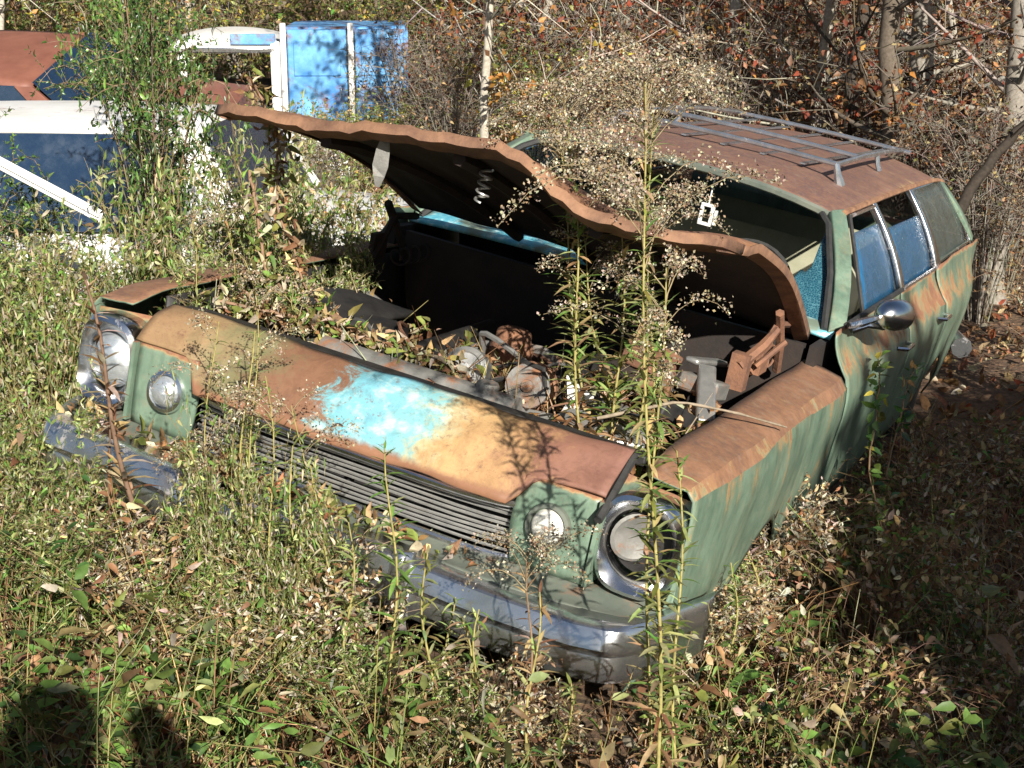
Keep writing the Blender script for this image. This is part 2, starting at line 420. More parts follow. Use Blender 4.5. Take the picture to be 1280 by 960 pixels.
def lerp_tab(z, tab):
    return np.interp(z, [t[0] for t in tab], [t[1] for t in tab])
LOW = [(.26, .90), (.34, .935), (.45, .955), (.60, .972), (.74, .982), (.83, .978), (.872, .964)]
def side_x(y, z):
    x = lerp_tab(z, LOW)
    x -= .035 * sstep(.35, .02, y) + .06 * sstep(4.8, 5.35, y)
    x += .016 * math.exp(-((y - 4.0) / .7) ** 2) * sstep(.5, .85, z)
    return x
def dent(x, y, z, a=.004):
    return a * (math.sin(7.3 * y + 3 * z) + math.sin(13.1 * y - 9 * z + 1.7) * .6 + math.sin(23 * z + 5 * y) * .35)
def arch_z(y, yc, r=.31, zc=.24, base=.27):
    d = r * r - (y - yc) ** 2
    return max(base, zc + math.sqrt(d)) if d > 0 else base
CREASE = .872
def panel_side(name, y0, y1, sg, belt=None, arch=None, ny=26, mat=GREENP):
    """outer skin of a body side between two lengths; belt gives the shoulder up to the window line"""
    def fn(u, v):
        y = y0 + (y1 - y0) * u
        zb = arch_z(y, arch) if arch is not None else .27
        if belt is None:
            if v < .72: z = zb + (CREASE - zb) * v / .72; x = side_x(y, z)
            else:
                t = (v - .72) / .28; x = .962 - t * .158 - .03 * sstep(.3, .03, y) * (1 - t); z = CREASE + .028 * math.sin(t * math.pi / 2)
            z -= .03 * sstep(.22, .03, y) * sstep(.6, .9, v)
        else:
            if v < .62: z = zb + (CREASE - zb) * v / .62; x = side_x(y, z)
            else:
                t = (v - .62) / .38; bz, bx = belt(y); cx = side_x(y, CREASE)
                z = CREASE + (bz - CREASE) * t; x = cx + (bx - cx) * (1 - (1 - t) ** 1.7)
        x += dent(x, y, z)
        return (sg * x, y, z)
    V, F = grid(ny, 17, fn)
    o = pmesh(name, V, F, mat, wagon, thick=.006, off=0, angle=28)
    return o
def belt_front(y): return 1.025 + .0 * y, .888
def belt_rear(y):
    h = sstep(3.6, 4.3, y); return 1.025 + .03 * h, .888 + .012 * h
for sg in (1, -1):
    f = panel_side('front_fender', .05, 1.715, sg, None, .93, 40, FENDERP)
    # nose of the fender behind the headlamp
    nb = MB(); V, F = grid(8, 8, lambda u, v: (sg * (.70 + u * .245), .105 - .02 * u, .50 + v * (.345 - .02 * u)))
    pmesh('fender_nose', V, F, GREENP, wagon, thick=.004)
    d1 = panel_side('front_door', 1.725, 2.985, sg, belt_front)
    d2 = panel_side('rear_door', 2.995, 3.90, sg, belt_front)
    q = panel_side('rear_quarter_panel', 3.91, 5.32, sg, belt_rear, 4.25, 30)
    for d, yh in ((d1, 2.80), (d2, 3.75)):
        hb = MB(); xh = side_x(yh, .82) + .02
        hb.tube([(sg * (xh - .025), yh - .09, .835), (sg * (xh + .012), yh - .07, .838), (sg * (xh + .012), yh + .07, .838), (sg * (xh - .025), yh + .09, .835)], .009, 6)
        hb.build('door_handle', CHROME2, d)
    # drip trim along the window line
    MB().tube([(sg * .892, y, 1.03) for y in (1.88, 2.4, 2.98)], .012, 6).build('belt_trim', RUBBER, d1)
    MB().tube([(sg * .892, y, 1.03) for y in (3.0, 3.4, 3.9)], .010, 6).build('belt_trim', CHROME, d2)

# roof
def roof_fn(u, v):
    a = 2 * u - 1; yf = 2.30 + .10 * a * a; y = yf + (5.08 - yf) * v
    hw = .675 - .03 * v; x = a * hw
    e = abs(a)
    z = 1.355 + .080 * (1 - e ** 2.6) + .012 * math.sin(v * math.pi) - .03 * sstep(.14, 0, v) - .035 * sstep(.88, 1, v)
    z += .003 * math.sin(9 * x + 4 * y) 
    return (x, y, z)
V, F = grid(33, 40, roof_fn)
roof = pmesh('roof', V, F, ROOFP, wagon, thick=.012, off=-1)
for sg in (1, -1):
    MB().tube([(sg * (.685 - .03 * t), 2.40 + 2.66 * t, 1.352 + .012 * math.sin(t * math.pi) - .02 * sstep(.88, 1, t)) for t in np.linspace(0, 1, 14)], .013, 6).build('rain_gutter', RUSTORANGE if sg > 0 else GREENP, roof)
MB().tube([((2 * t - 1) * .66, 2.29 + .10 * (2 * t - 1) ** 2, 1.322 + .078 * (1 - abs(2 * t - 1) ** 2.6)) for t in np.linspace(0, 1, 17)], .016, 6).build('windshield_trim', VALP, roof)
# pillars: bands from window line to roof edge
def pillar(name, b0, b1, t0, t1, mat, th=.03):
    V = [b0, b1, t1, t0]
    n = 7; VV = []; FF = []
    for i in range(n):
        t = i / (n - 1); bow = .022 * math.sin(t * math.pi)
        for a, b in ((b0, t0), (b1, t1)):
            p = np.array(a) * (1 - t) + np.array(b) * t; p[0] += math.copysign(bow, p[0]); VV.append(p)
    FF = [(2 * i, 2 * i + 1, 2 * i + 3, 2 * i + 2) for i in range(n - 1)]
    return pmesh(name, VV, FF, mat, wagon, thick=th, off=0, bevel=.006)
for sg in (1, -1):
    s = sg
    pillar('windshield_pillar', (s * .84, 1.83, .99), (s * .885, 1.90, 1.02), (s * .635, 2.36, 1.345), (s * .672, 2.44, 1.353), PILLARP)
    MB().tube([(s * .825, 1.835, 1.0), (s * .755, 2.06, 1.16), (s * .655, 2.30, 1.305), (s * .61, 2.345, 1.335)], .013, 6).build('windshield_gasket', RUBBER, wagon)
    pillar('door_pillar', (s * .886, 2.96, 1.02), (s * .886, 3.03, 1.02), (s * .668, 2.97, 1.353), (s * .668, 3.03, 1.353), CHROME2)
    pillar('rear_door_pillar', (s * .886, 3.88, 1.02), (s * .888, 3.98, 1.03), (s * .660, 3.90, 1.353), (s * .660, 3.98, 1.353), CHROME2)
    pillar('tailgate_pillar', (s * .88, 5.10, 1.05), (s * .86, 5.28, 1.05), (s * .645, 4.90, 1.345), (s * .64, 5.05, 1.335), PILLARP)
    # vent-window post and door frame of the front door
    MB().tube([(s * .887, 2.20, 1.02), (s * .80, 2.26, 1.20), (s * .70, 2.44, 1.34)], .009, 6).build('vent_window_frame', RUBBER, wagon)
    MB().tube([(s * .70, 2.46, 1.338), (s * .695, 2.95, 1.342)], .008, 6).build('door_window_frame', CHROME, wagon)
    def pane(name, y0, y1, top, mat, ty0=None, ty1=None):
        ty0 = y0 if ty0 is None else ty0; ty1 = y1 if ty1 is None else ty1
        def fn(u, v):
            t = v * top; y = (y0 + (y1 - y0) * u) * (1 - t) + (ty0 + (ty1 - ty0) * u) * t
            return (s * (.878 - .205 * t + .022 * math.sin(t * math.pi)), y, 1.01 + .335 * t)
        V, F = grid(8, 8, fn)
        return pmesh(name, V, F, mat, wagon, thick=.005)
    pane('door_glass', 2.23, 2.95, .80, GLASSB, 2.46, 2.95)
    pane('rear_door_glass', 3.04, 3.87, .72, GLASSB)
    pane('cargo_glass', 3.99, 5.09, 1.0, GLASSG, 3.99, 4.89)
    MB().tube([(s * .88, 3.99, 1.04), (s * .672, 3.99, 1.35), (s * .655, 4.88, 1.345), (s * .875, 5.09, 1.055), (s * .88, 3.99, 1.04)], .009, 6).build('cargo_window_frame', CHROME2, wagon)

# tailgate and rear bumper
V, F = grid(20, 14, lambda u, v: ((2 * u - 1) * (.86 - .06 * v), 5.33 - .03 * (2 * u - 1) ** 2 + .015 * math.sin(v * 3), .34 + .70 * v))
tailgate = pmesh('tailgate', V, F, GREENP, wagon, thick=.02)
V, F = grid(14, 6, lambda u, v: ((2 * u - 1) * (.80 - .17 * v), 5.30 - .20 * v, 1.05 + .285 * v))
pmesh('tailgate_glass', V, F, GLASSG, wagon, thick=.005)
MB().tube([(-.99, 5.15, .46), (-.9, 5.40, .46), (0, 5.45, .46), (.9, 5.40, .46), (.99, 5.15, .46)], .06, 8).build('rear_bumper', CHROME, wagon)
# cabin tub, dash, seats, wheel
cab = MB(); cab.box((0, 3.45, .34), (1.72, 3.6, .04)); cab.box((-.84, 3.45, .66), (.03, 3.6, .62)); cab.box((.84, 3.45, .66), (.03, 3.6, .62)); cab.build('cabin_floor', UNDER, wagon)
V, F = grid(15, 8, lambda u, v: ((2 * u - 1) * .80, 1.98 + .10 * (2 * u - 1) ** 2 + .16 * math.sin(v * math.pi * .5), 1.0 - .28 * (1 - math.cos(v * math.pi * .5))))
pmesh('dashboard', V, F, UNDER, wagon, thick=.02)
def seat(y, mat, name, hh=.0):
    def fn(u, v):
        a = 2 * u - 1; x = a * .70
        if v < .5: t = v / .5; return (x, y - .28 + .50 * t, .62 + .05 * math.sin(t * math.pi) - .04 * abs(a) ** 4)
        t = (v - .5) / .5; return (x, y + .22 + .14 * t - .03 * math.sin(t * 3.1), .62 + (.47 + hh) * t - .05 * abs(a) ** 6 * t)
    V, F = grid(19, 18, fn); return pmesh(name, V, F, mat, wagon, thick=.11, off=-1, bevel=.01)
seat(2.85, VINYL, 'front_bench_seat', .02); seat(3.75, VINYL, 'rear_bench_seat')
sw = MB(); cw = np.array([.36, 2.38, .98]); ax = np.array([0, .82, -.50]); ax /= np.linalg.norm(ax); a1 = np.array([1, 0, 0]); a2 = np.cross(ax, a1)
sw.tube([cw + .19 * (a1 * math.cos(t) + a2 * math.sin(t)) for t in np.linspace(0, 2 * math.pi, 29)], .012, 6, False)
sw.tube([cw - a1 * .19, cw + ax * .03, cw + a1 * .19], .012, 6); sw.tube([cw, cw - ax * .02, cw + np.array([0, -.35, -.12])], .03, 8)
sw.build('steering_wheel', RUBBER, wagon)
MB().box((.50, 2.30, 1.02), (.20, .05, .035)).build('dash_pad', RUST, wagon)
# inside mirror: a pale frame round an empty slot
rm = MB()
for dx, dz, sx, sz in ((-.022, 0, .013, .085), (.022, 0, .013, .085), (0, .038, .057, .013), (0, -.038, .057, .013)): rm.box((.149 + dx, 2.40, 1.211 + dz), (sx, .02, sz))
rm.box((.186, 2.405, 1.205), (.010, .02, .06)); rm.tube([(.149, 2.40, 1.25), (.15, 2.40, 1.40)], .004, 5)
rm.build('inside_mirror', WHITEP, wagon, bevel=.003)
# the remnant of the windshield in the driver's corner
def craz(u, v):
    top = .62 + .2 * math.sin(u * 9) + .12 * math.sin(u * 23)
    t = v * max(.15, top) * (.35 + .65 * u); x = .47 + .36 * u - .17 * t * (.4 + .6 * u)
    return (x, 1.80 + .05 * u + .52 * t + .01 * math.sin(9 * u + 7 * v), .985 + .34 * t)
V, F = grid(18, 12, craz); pmesh('shattered_windshield', V, F, CRAZED, wagon, thick=.006)
# cowl and wiper
V, F = grid(25, 7, lambda u, v: ((2 * u - 1) * .86, 1.735 + .30 * v + .07 * (2 * u - 1) ** 2, .985 + .028 * math.sin(v * math.pi) + .035 * (1 - (2 * u - 1) ** 2)))
cowl = pmesh('cowl', V, F, COWLP, wagon, thick=.012)
MB().tube([(-.55, 1.80, 1.05), (-.2, 1.82, 1.07), (.15, 1.80, 1.065)], .006, 5).tube([(.2, 1.83, 1.06), (.5, 1.86, 1.06), (.7, 1.9, 1.05)], .006, 5).build('wiper', CHROME2, cowl)

# ---- hood, propped 20 degrees open, front edge bent
TH = math.radians(20.3); HY, HZ = 1.72, 1.045
def hood_pt(a, s):
    L = 1.50 + .085 * (1 - abs(a + .18)) - (.19 if a > 0 else .05) * max(0, abs(a) - .80) / .20 * (max(0, abs(a) - .80) / .20)
    d = s * L; x = a * (.80 + .008 * s)
    y = HY - d * math.cos(TH); z = HZ + d * math.sin(TH) + (.025 - .075 * float(sstep(-.15, .25, a))) * (1 - s) - .085 * s * s * float(sstep(.35, -.75, a))
    up = .045 * math.sin(s * math.pi * .98) * (.4 + .6 * abs(a)) + .012 * (1 - a * a) * (1 - s)
    edge = sstep(.86, 1, s)
    up += edge * (-.018 - .020 * math.exp(-((a - .83) / .11) ** 2) + .012 * math.sin(a * 11) * sstep(0, .5, a))
    up += edge * (.0035 * math.sin(a * 41 + 1.3) + .0025 * math.sin(a * 73))
    up += .004 * math.sin(a * 13 + s * 5) - .125 * math.exp(-((a - .66) / .30) ** 2) * float(sstep(.40, 1, s))
    return np.array([x, y + up * math.sin(TH), z + up * math.cos(TH)])
HN = np.array([0, math.sin(TH), math.cos(TH)])
V, F = grid(41, 30, lambda u, v: hood_pt(2 * u - 1, v))
hood = pmesh('hood', V, F, HOODP, wagon, thick=.006, off=1)
V, F = grid(37, 26, lambda u, v: hood_pt((2 * u - 1) * .955, .02 + v * .955) - HN * (.028 + .012 * math.sin((2 * u - 1) * 16) ** 2 * (1 if .08 < v < .93 else 0)))
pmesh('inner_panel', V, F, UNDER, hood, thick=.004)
fl = MB()
def flange(pts, inw, mat, name):
    VV = []; n = len(pts)
    for (a, s), (a2, s2) in zip(pts, inw):
        p = hood_pt(a, s); q = hood_pt(a2, s2); VV += [p + HN * .003, p - HN * .024, q - HN * .038]
    FF = []
    for i in range(n - 1):
        for k in (0, 1): FF.append((3 * i + k, 3 * i + 3 + k, 3 * i + 4 + k, 3 * i + 1 + k))
    pmesh(name, VV, FF, mat, hood, thick=.004)
A = np.linspace(-1, 1, 45)
flange([(a, 1.004) for a in A], [(a * .96, .965) for a in A], FLANGE, 'front_flange')
S = np.linspace(0, 1, 25)
for sg in (1, -1): flange([(sg * 1.004, s) for s in S], [(sg * .945, s) for s in S], FLANGE, 'side_flange')
for a0 in (-.55, 0, .55):
    rb = MB()
    rb.tube([hood_pt(a0 * (.7 + .3 * s), s) - HN * .05 for s in np.linspace(.05, .93, 10)], .022, 6); rb.build('stiffening_rib', UNDER, hood)
lb = hood_pt(-.28, .95) - HN * .035
lt = MB(); n = 5
prof = [(0, .010), (-.03, .018), (-.075, .021), (-.105, .014), (-.135, .003)]
VV = []; 
for dz, hw in prof: VV += [lb + np.array([-hw, 0.01 * dz, dz]), lb + np.array([hw, .015, dz])]
lt.add(VV, [(2 * i, 2 * i + 1, 2 * i + 3, 2 * i + 2) for i in range(4)])
lt.build('latch_plate', GREYM, hood, thick=.008, smooth=False)
# stamped step in the front flange above the latch
MB().box(lb + np.array([0, -.012, .02]), (.16, .03, .012)).build('latch_bracket', UNDER, hood)
sb = hood_pt(.05, .86) - HN * .05
MB().tube([sb + np.array([.018 * math.cos(t), .018 * math.sin(t), -.012 * t / 3.0]) for t in np.linspace(0, 24, 90)], .0038, 5).build('latch_spring', ALU, hood)
# hinges
for sg in (1, -1):
    h = MB(); h.tube([(sg * .72, 1.30, .90), (sg * .74, 1.45, 1.05), (sg * .755, 1.66, 1.03)], .014, 6); h.tube([(sg * .74, 1.62, .86), (sg * .75, 1.52, .98), (sg * .75, 1.40, 1.10)], .016, 6)
    h.tube([(sg * .70 + .03 * math.cos(t), 1.42 + .012 * t, .90 + .03 * math.sin(t)) for t in np.linspace(0, 30, 90)], .005, 5)
    h.box((sg * .74, 1.36, .945), (.02, .10, .10)); h.build('hood_hinge', RUST if sg > 0 else UNDER, wagon)  # passenger hinge near-black: the bay's shade is put into its colour

# ---- nose: header panel, grille, lamps, valance, bumper
def lipz(x):
    return .708 + .085 * sstep(.485, .56, abs(x))
def header_fn(u, v):
    x = (2 * u - 1) * .735
    zr = .868 + .012 * abs(x); yr = .155 + .01 * math.cos(x * 2); yl = -.055 + .05 * sstep(.47, .56, abs(x))
    y = yr + (yl - yr) * (v ** .85); z = zr - (zr - lipz(x)) * v ** 1.5
    z += .004 * math.sin(11 * x + 5 * v) + .0025 * math.sin(29 * x + 7 * v) + .010 * math.exp(-((x - .33) / .06) ** 2 - ((v - .5) / .2) ** 2) - .012 * math.exp(-((x + .42) / .10) ** 2 - ((v - .4) / .3) ** 2); 
    return (x, y, z)
V, F = grid(61, 16, header_fn)
header = pmesh('header_panel', V, F, HEADERP, wagon, thick=.01, off=-1)
MB().tube([(.735 + .01 * t, .16 - .22 * t, .872 - .12 * t) for t in np.linspace(0, 1, 6)], .012, 6).build('dark_gap_strip', RUBBER, header)  # black strip stands in for the dark gap between header and fender
lockb = MB(); lockb.lathe((-.035, -.03, .738), (.2, -.9, .4), [(0, .0), (.012, .002), (.018, .006), (.022, .004), (.024, -.004)], 16); lockb.build('hood_emblem', RUBBER, header)
gb = MB(); gb.box((0, .085, .63), (1.06, .012, .17)); grille = gb.build('grille', DARKST, wagon)
for i in range(10):
    z = .684 - i * .0135
    V, F = grid(25, 3, lambda u, v: ((2 * u - 1) * .505, -.028 + .022 * (2 * u - 1) ** 4 + (.014 if v == .5 else .03) - .014, z + (v - .5) * .0075))
    bar = MB(); y0 = -.012 + .002 * (i % 3)
    P = [((2 * u - 1) * .505, y0 + .03 * (2 * u - 1) ** 4 + .004 * math.sin(i * 3 + u * 9), z + .0015 * math.sin(u * 7 + i)) for u in np.linspace(0, 1, 13)]
    bar.tube(P, .0042, 5); bar.build('grille_slat', ALU, grille)
MB().tube([((2 * u - 1) * .515, -.052 + .05 * (2 * u - 1) ** 6, .700) for u in np.linspace(0, 1, 21)], .0105, 8).build('grille_top_moulding', CHROME2, grille)
MB().tube([((2 * u - 1) * .515, -.03 + .035 * (2 * u - 1) ** 6, .548) for u in np.linspace(0, 1, 21)], .009, 8).build('grille_bottom_moulding', CHROME, grille)
for x in (-.25, 0, .25): MB().box((x, .03, .62), (.006, .03, .145)).build('grille_divider', DARKST, grille)
for sg in (1, -1):
    def lp(u, v):
        x = .50 + .225 * u; top = .79 + .0 * u; b = .548
        r = .05; z = b + (top - b) * v
        return (sg * (x + (.018 * (1 - math.sin(min(1, v) * math.pi)) if u == 0 else 0)), -.012 + .012 * u + .02 * (v - .5) ** 2, z)
    V, F = grid(12, 12, lp)
    panel = pmesh('lamp_panel', V, F, GREENP, wagon, thick=.012, off=0)
    c = (sg * .605, -.012, .675); axd = (0, -1, .12)
    MB().lathe(c, axd, [(.060, -.01), (.064, .004), (.060, .016), (.050, .018), (.047, .008), (.047, -.01)], 28).build('lamp_ring', VALP if sg > 0 else CHROME2, panel)
    MB().lathe(c, axd, [(.047, .0), (.044, .016), (.034, .027), (.018, .033), (0.0, .035)], 28).build('parking_lamp_lens', LENS if sg > 0 else CLEAR, panel)
    MB().box((sg * .734, .03, .67), (.012, .10, .235)).build('lamp_panel_flange', GREENP, panel)
    # headlamp bezel: rounded square ring
    def ring(rx, rz, p, y, n=36, cz=.694, cx=.842):
        out = []
        for k in range(n):
            t = 2 * math.pi * k / n; ct, st = math.cos(t), math.sin(t)
            out.append((sg * (cx + rx * math.copysign(abs(ct) ** p, ct)), y + (.05 * max(0, ct) ** 2 * (1 if rx > .1 else .3)), cz + rz * math.copysign(abs(st) ** p, st)))
        return out
    rings = [ring(.104, .132, .62, .085), ring(.108, .137, .62, .02), ring(.104, .133, .62, -.004), ring(.096, .122, .66, -.010), ring(.086, .098, .85, .012), ring(.083, .090, 1, .040)]
    n = 36; VV = [p for r in rings for p in r]; FF = [(i * n + k, i * n + (k + 1) % n, (i + 1) * n + (k + 1) % n, (i + 1) * n + k) for i in range(5) for k in range(n)]
    bez = pmesh('headlamp_bezel', VV, FF, CHROME2, wagon, thick=.003)
    if sg < 0:
        MB().lathe((sg * .842, .05, .694), (0, -1, .05), [(.085, 0), (.083, .012), (.07, .026), (.045, .038), (.02, .044), (0, .045)], 28).build('headlamp', CLEAR, bez)
    else:
        MB().lathe((sg * .842, .097, .694), (0, -1, 0), [(0, 0), (.055, .0), (.078, .03), (.083, .05), (.079, .05), (.070, .03)], 28).build('empty_lamp_bucket', DARKST, bez)
        MB().lathe((sg * .815, .055, .700), (.55, -.8, 0), [(.060, 0), (.066, .006), (.058, .010), (.05, .006), (0, .004)], 24).build('loose_retaining_ring', GREYM, bez)
V, F = grid(41, 8, lambda u, v: ((2 * u - 1) * .93, -.005 - .115 * v + .10 * abs(2 * u - 1) ** 5, .545 - .030 * v - .012 * math.sin(v * 3.1)))
pmesh('valance_panel', V, F, VALP, wagon, thick=.008)
BS = [(.515, .05), (.520, -.03), (.512, -.045), (.492, -.055), (.468, -.062), (.452, -.052), (.443, -.035), (.425, -.038), (.395, -.040), (.372, -.030), (.362, -.005), (.362, .03)]
def bump_fn(u, v):
    a = 2 * u - 1; x = a * 1.04; k = min(int(round(v * (len(BS) - 1))), len(BS) - 1); z, dy = BS[k]
    e = sstep(.80, 1.0, abs(a))
    y = -.115 - .025 * math.cos(a * 1.5) + dy + .36 * e * e
    x = math.copysign(min(abs(x), 1.02) - .0 , x)
    z += .012 * sstep(.3, .9, -a) * 1 + .004 * math.sin(a * 9)
    if a > .75: z += .03 * (a - .75) / .25
    if -.42 < a < -.22: z -= .035 * math.sin((a + .42) / .20 * math.pi)
    return (x, y, z)
V, F = grid(81, len(BS), bump_fn)
bumper = pmesh('front_bumper', V, F, CHROME, wagon, thick=.006, angle=35)
for gxx in (-.305, .30):
    g = MB()
    VV, FF = grid(8, 9, lambda u, v: (gxx + (2 * u - 1) * .033, -.185 - .030 * math.sin(u * math.pi) - .018 * math.sin(v * math.pi) + .04 * (1 - v) ** 3, .31 + .245 * v))
    pmesh('bumper_guard', VV, FF, CHROME if gxx > 0 else GREYM, bumper, thick=.02)
lic = MB(); lic.box((.10, -.165, .40), (.30, .008, .10)); lic.build('plate_bracket', GREYM, bumper)
for gxx in (-.5, .5): MB().box((gxx, .15, .42), (.06, .5, .07)).build('bumper_bracket', RUST, bumper)

# ---- engine bay
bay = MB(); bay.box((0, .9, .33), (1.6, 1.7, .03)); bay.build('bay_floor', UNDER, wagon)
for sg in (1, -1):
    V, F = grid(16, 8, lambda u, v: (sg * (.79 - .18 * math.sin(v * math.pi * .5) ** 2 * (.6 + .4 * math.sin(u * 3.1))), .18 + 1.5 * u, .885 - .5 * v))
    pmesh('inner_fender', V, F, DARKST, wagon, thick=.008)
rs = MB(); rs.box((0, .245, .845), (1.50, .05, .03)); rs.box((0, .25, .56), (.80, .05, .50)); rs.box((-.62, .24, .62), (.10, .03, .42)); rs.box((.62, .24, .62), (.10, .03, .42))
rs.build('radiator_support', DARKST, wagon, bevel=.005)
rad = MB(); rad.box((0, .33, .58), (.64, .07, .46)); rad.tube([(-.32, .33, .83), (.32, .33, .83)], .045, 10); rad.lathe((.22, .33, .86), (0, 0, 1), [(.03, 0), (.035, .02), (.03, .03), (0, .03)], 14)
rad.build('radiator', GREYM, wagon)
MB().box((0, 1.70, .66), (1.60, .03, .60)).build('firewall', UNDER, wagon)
eb = MB(); eb.box((0, .98, .50), (.42, .78, .34)); 
for sg in (1, -1): eb.box((sg * .20, .98, .66), (.20, .74, .16), np.array([[math.cos(.6), 0, sg * math.sin(.6)], [0, 1, 0], [-sg * math.sin(.6), 0, math.cos(.6)]]))
eng = eb.build('engine', GREYM, wagon, bevel=.012)
for sg in (1, -1):
    vc = MB(); th_ = .6
    vc.box((sg * .245, .98, .755), (.15, .66, .08), np.array([[math.cos(th_), 0, sg * math.sin(th_)], [0, 1, 0], [-sg * math.sin(th_), 0, math.cos(th_)]])); vc.build('valve_cover', DARKST, eng, bevel=.02)
im = MB(); im.box((0, .98, .74), (.22, .55, .07)); im.lathe((0, 1.0, .78), (0, 0, 1), [(.07, 0), (.075, .05), (.06, .07), (.06, .10), (.04, .11)], 18); im.build('intake_manifold', RUST, eng, bevel=.01)
# alternator and air pump pulleys lit at the front of the bay
al = MB(); al.lathe((.262, .54, .855), (.12, -.95, .25), [(.03, -.12), (.068, -.11), (.074, -.07), (.074, -.035), (.05, -.02)], 26); al.build('alternator', RUSTORANGE, eng)
pl = MB(); pl.lathe((.262, .53, .855), (.12, -.95, .25), [(.066, -.022), (.068, -.014), (.056, -.006), (.068, .004), (.066, .010), (.050, .010), (.044, .004), (.020, .004), (.018, .014), (0, .016)], 30); pl.build('alternator_pulley', GREYM, eng)
ap = MB(); ap.lathe((.015, .62, .82), (.1, -.95, .3), [(.03, -.10), (.065, -.09), (.072, -.03), (.070, .0), (.055, .012), (.05, .006), (.022, .006), (.02, .02), (0, .022)], 26); ap.build('air_pump', ALU, eng)
MB().lathe((.02, .56, .74), (0, -1, .2), [(.055, -.02), (.058, 0), (.045, .008), (.058, .016), (.055, .02), (0, .02)], 24).build('crank_pulley', GREYM, eng)
bp = MB(); bp.add([(.35, .60, .905), (.44, .62, .86), (.43, .63, .79), (.345, .60, .765), (.37, .60, .83)], [(0, 1, 4), (1, 2, 4), (2, 3, 4)]); bp.build('white_bracket', WHITEP, eng, thick=.01, smooth=False)
MB().tube([(.20, .55, .86), (.08, .58, .80), (.01, .585, .745), (.06, .575, .70), (.23, .55, .79), (.33, .53, .84), (.30, .53, .92), (.22, .54, .92), (.20, .55, .86)], .007, 5).build('fan_belt', RUBBER, eng)
rr = np.random.default_rng(5)
for i in range(16):
    x0, y0 = rr.uniform(-.65, .7), rr.uniform(.4, 1.3); z0 = rr.uniform(.72, .84); L = rr.uniform(.15, .5); a = rr.uniform(0, 6.3)
    P = [(x0 + L * t * math.cos(a) + .05 * math.sin(5 * t + i), y0 + L * t * math.sin(a) * .7, z0 + .07 * math.sin(t * 3.1) - .06 * t) for t in np.linspace(0, 1, 8)]
    MB().tube(P, rr.choice([.006, .010, .016]), 6).build('hose' , [RUBBER, GREYM, RUST, ALU][i % 4], eng)
for i, (x, y, z, d, m) in enumerate([(.46, .66, .80, (.14, .10, .08), GREYM), (.56, .52, .79, (.18, .10, .05), ALU), (.62, .80, .83, (.10, .18, .06), DARKST), (.50, 1.02, .84, (.10, .16, .10), RUST), (-.36, .72, .80, (.18, .14, .10), DARKST), (.40, 1.25, .86, (.16, .12, .10), RUST), (.66, 1.05, .85, (.06, .30, .03), ALU), (.58, 1.28, .90, (.05, .26, .02), ALU), (.62, 1.15, .85, (.14, .10, .06), GREYM), (.36, .47, .78, (.22, .08, .03), ALU)]):
    aa = .4 * math.sin(i * 2.3); Rr = np.array([[math.cos(aa), -math.sin(aa), 0], [math.sin(aa), math.cos(aa), 0], [0, 0, 1]]) @ np.array([[1, 0, 0], [0, math.cos(aa), -math.sin(aa)], [0, math.sin(aa), math.cos(aa)]])
    MB().box((x, y, z), d, Rr).build('bolted_bracket', m, eng, bevel=.008)
ds = MB(); ds.lathe((.44, .50, .79), (.1, -.5, .85), [(.0, .0), (.055, .0), (.06, .012), (.05, .02), (.0, .024)], 24); ds.build('filler_cap', ALU, eng)
rd = MB(); rd.tube([(.70, 1.22, .93), (.745, 1.30, 1.00), (.77, 1.34, 1.06)], [.02, .018, .012], 6); rd.tube([(.74, 1.28, .93), (.80, 1.36, 1.02)], .010, 6); rd.box((.70, 1.24, .91), (.06, .05, .12)); rd.build('broken_hinge_arm', RUST, wagon)
bt = MB(); bt.box((-.52, .52, .70), (.30, .22, .26)); bt.build('battery', DARKST, wagon, bevel=.01)
hn = MB(); hn.lathe((-.323, .50, .82), (.25, -.85, .3), [(.03, -.07), (.05, -.05), (.075, -.02), (.085, 0), (.075, .004), (.03, -.02), (0, -.02)], 26); hn.tube([(-.36, .56, .80), (-.40, .64, .76), (-.46, .70, .70)], .035, 8); hn.build('horn', DARKST, wagon)
ab = MB(); V, F = grid(10, 10, lambda u, v: (-.72 + .34 * u, .60 + .42 * v, .84 + .05 * math.sin(u * 3.1) * math.sin(v * 3.1))); pmesh('air_duct', V, F, DARKST, wagon, thick=.02)

# ---- roof rack
rk = empty('roof_rack'); rk.parent = wagon
def rackz(x, y): return 1.438 - .03 * abs(x / .6) ** 2.6
for sg in (1, -1):
    MB().tube([(sg * .50, 2.93, 1.475), (sg * .50, 3.5, 1.492), (sg * .49, 4.2, 1.488), (sg * .46, 4.72, 1.47), (sg * .43, 4.82, 1.44)], .012, 8).build('side_rail', RACKC, rk)
    MB().tube([(sg * .50, 2.93, 1.478), (sg * .515, 2.93, 1.44), (sg * .53, 2.95, 1.395)], [.013, .016, .026], 8).build('rail_post', RACKC, rk)
    MB().tube([(sg * .49, 3.85, 1.49), (sg * .505, 3.85, 1.44), (sg * .52, 3.85, 1.41)], .012, 6).build('rail_post', RACKC, rk)
for y, z in ((2.93, 1.478), (3.42, 1.488), (4.76, 1.462)):
    MB().tube([(x, y, z + .008 * (1 - (x / .5) ** 2)) for x in np.linspace(-.50, .50, 9)], .012, 8).build('cross_bar', RACKC, rk)
for x in (-.36, -.18, 0, .18, .36):
    MB().box((x, 3.85, 1.448), (.022, 1.85, .006)).build('roof_slat', RACKC, rk)

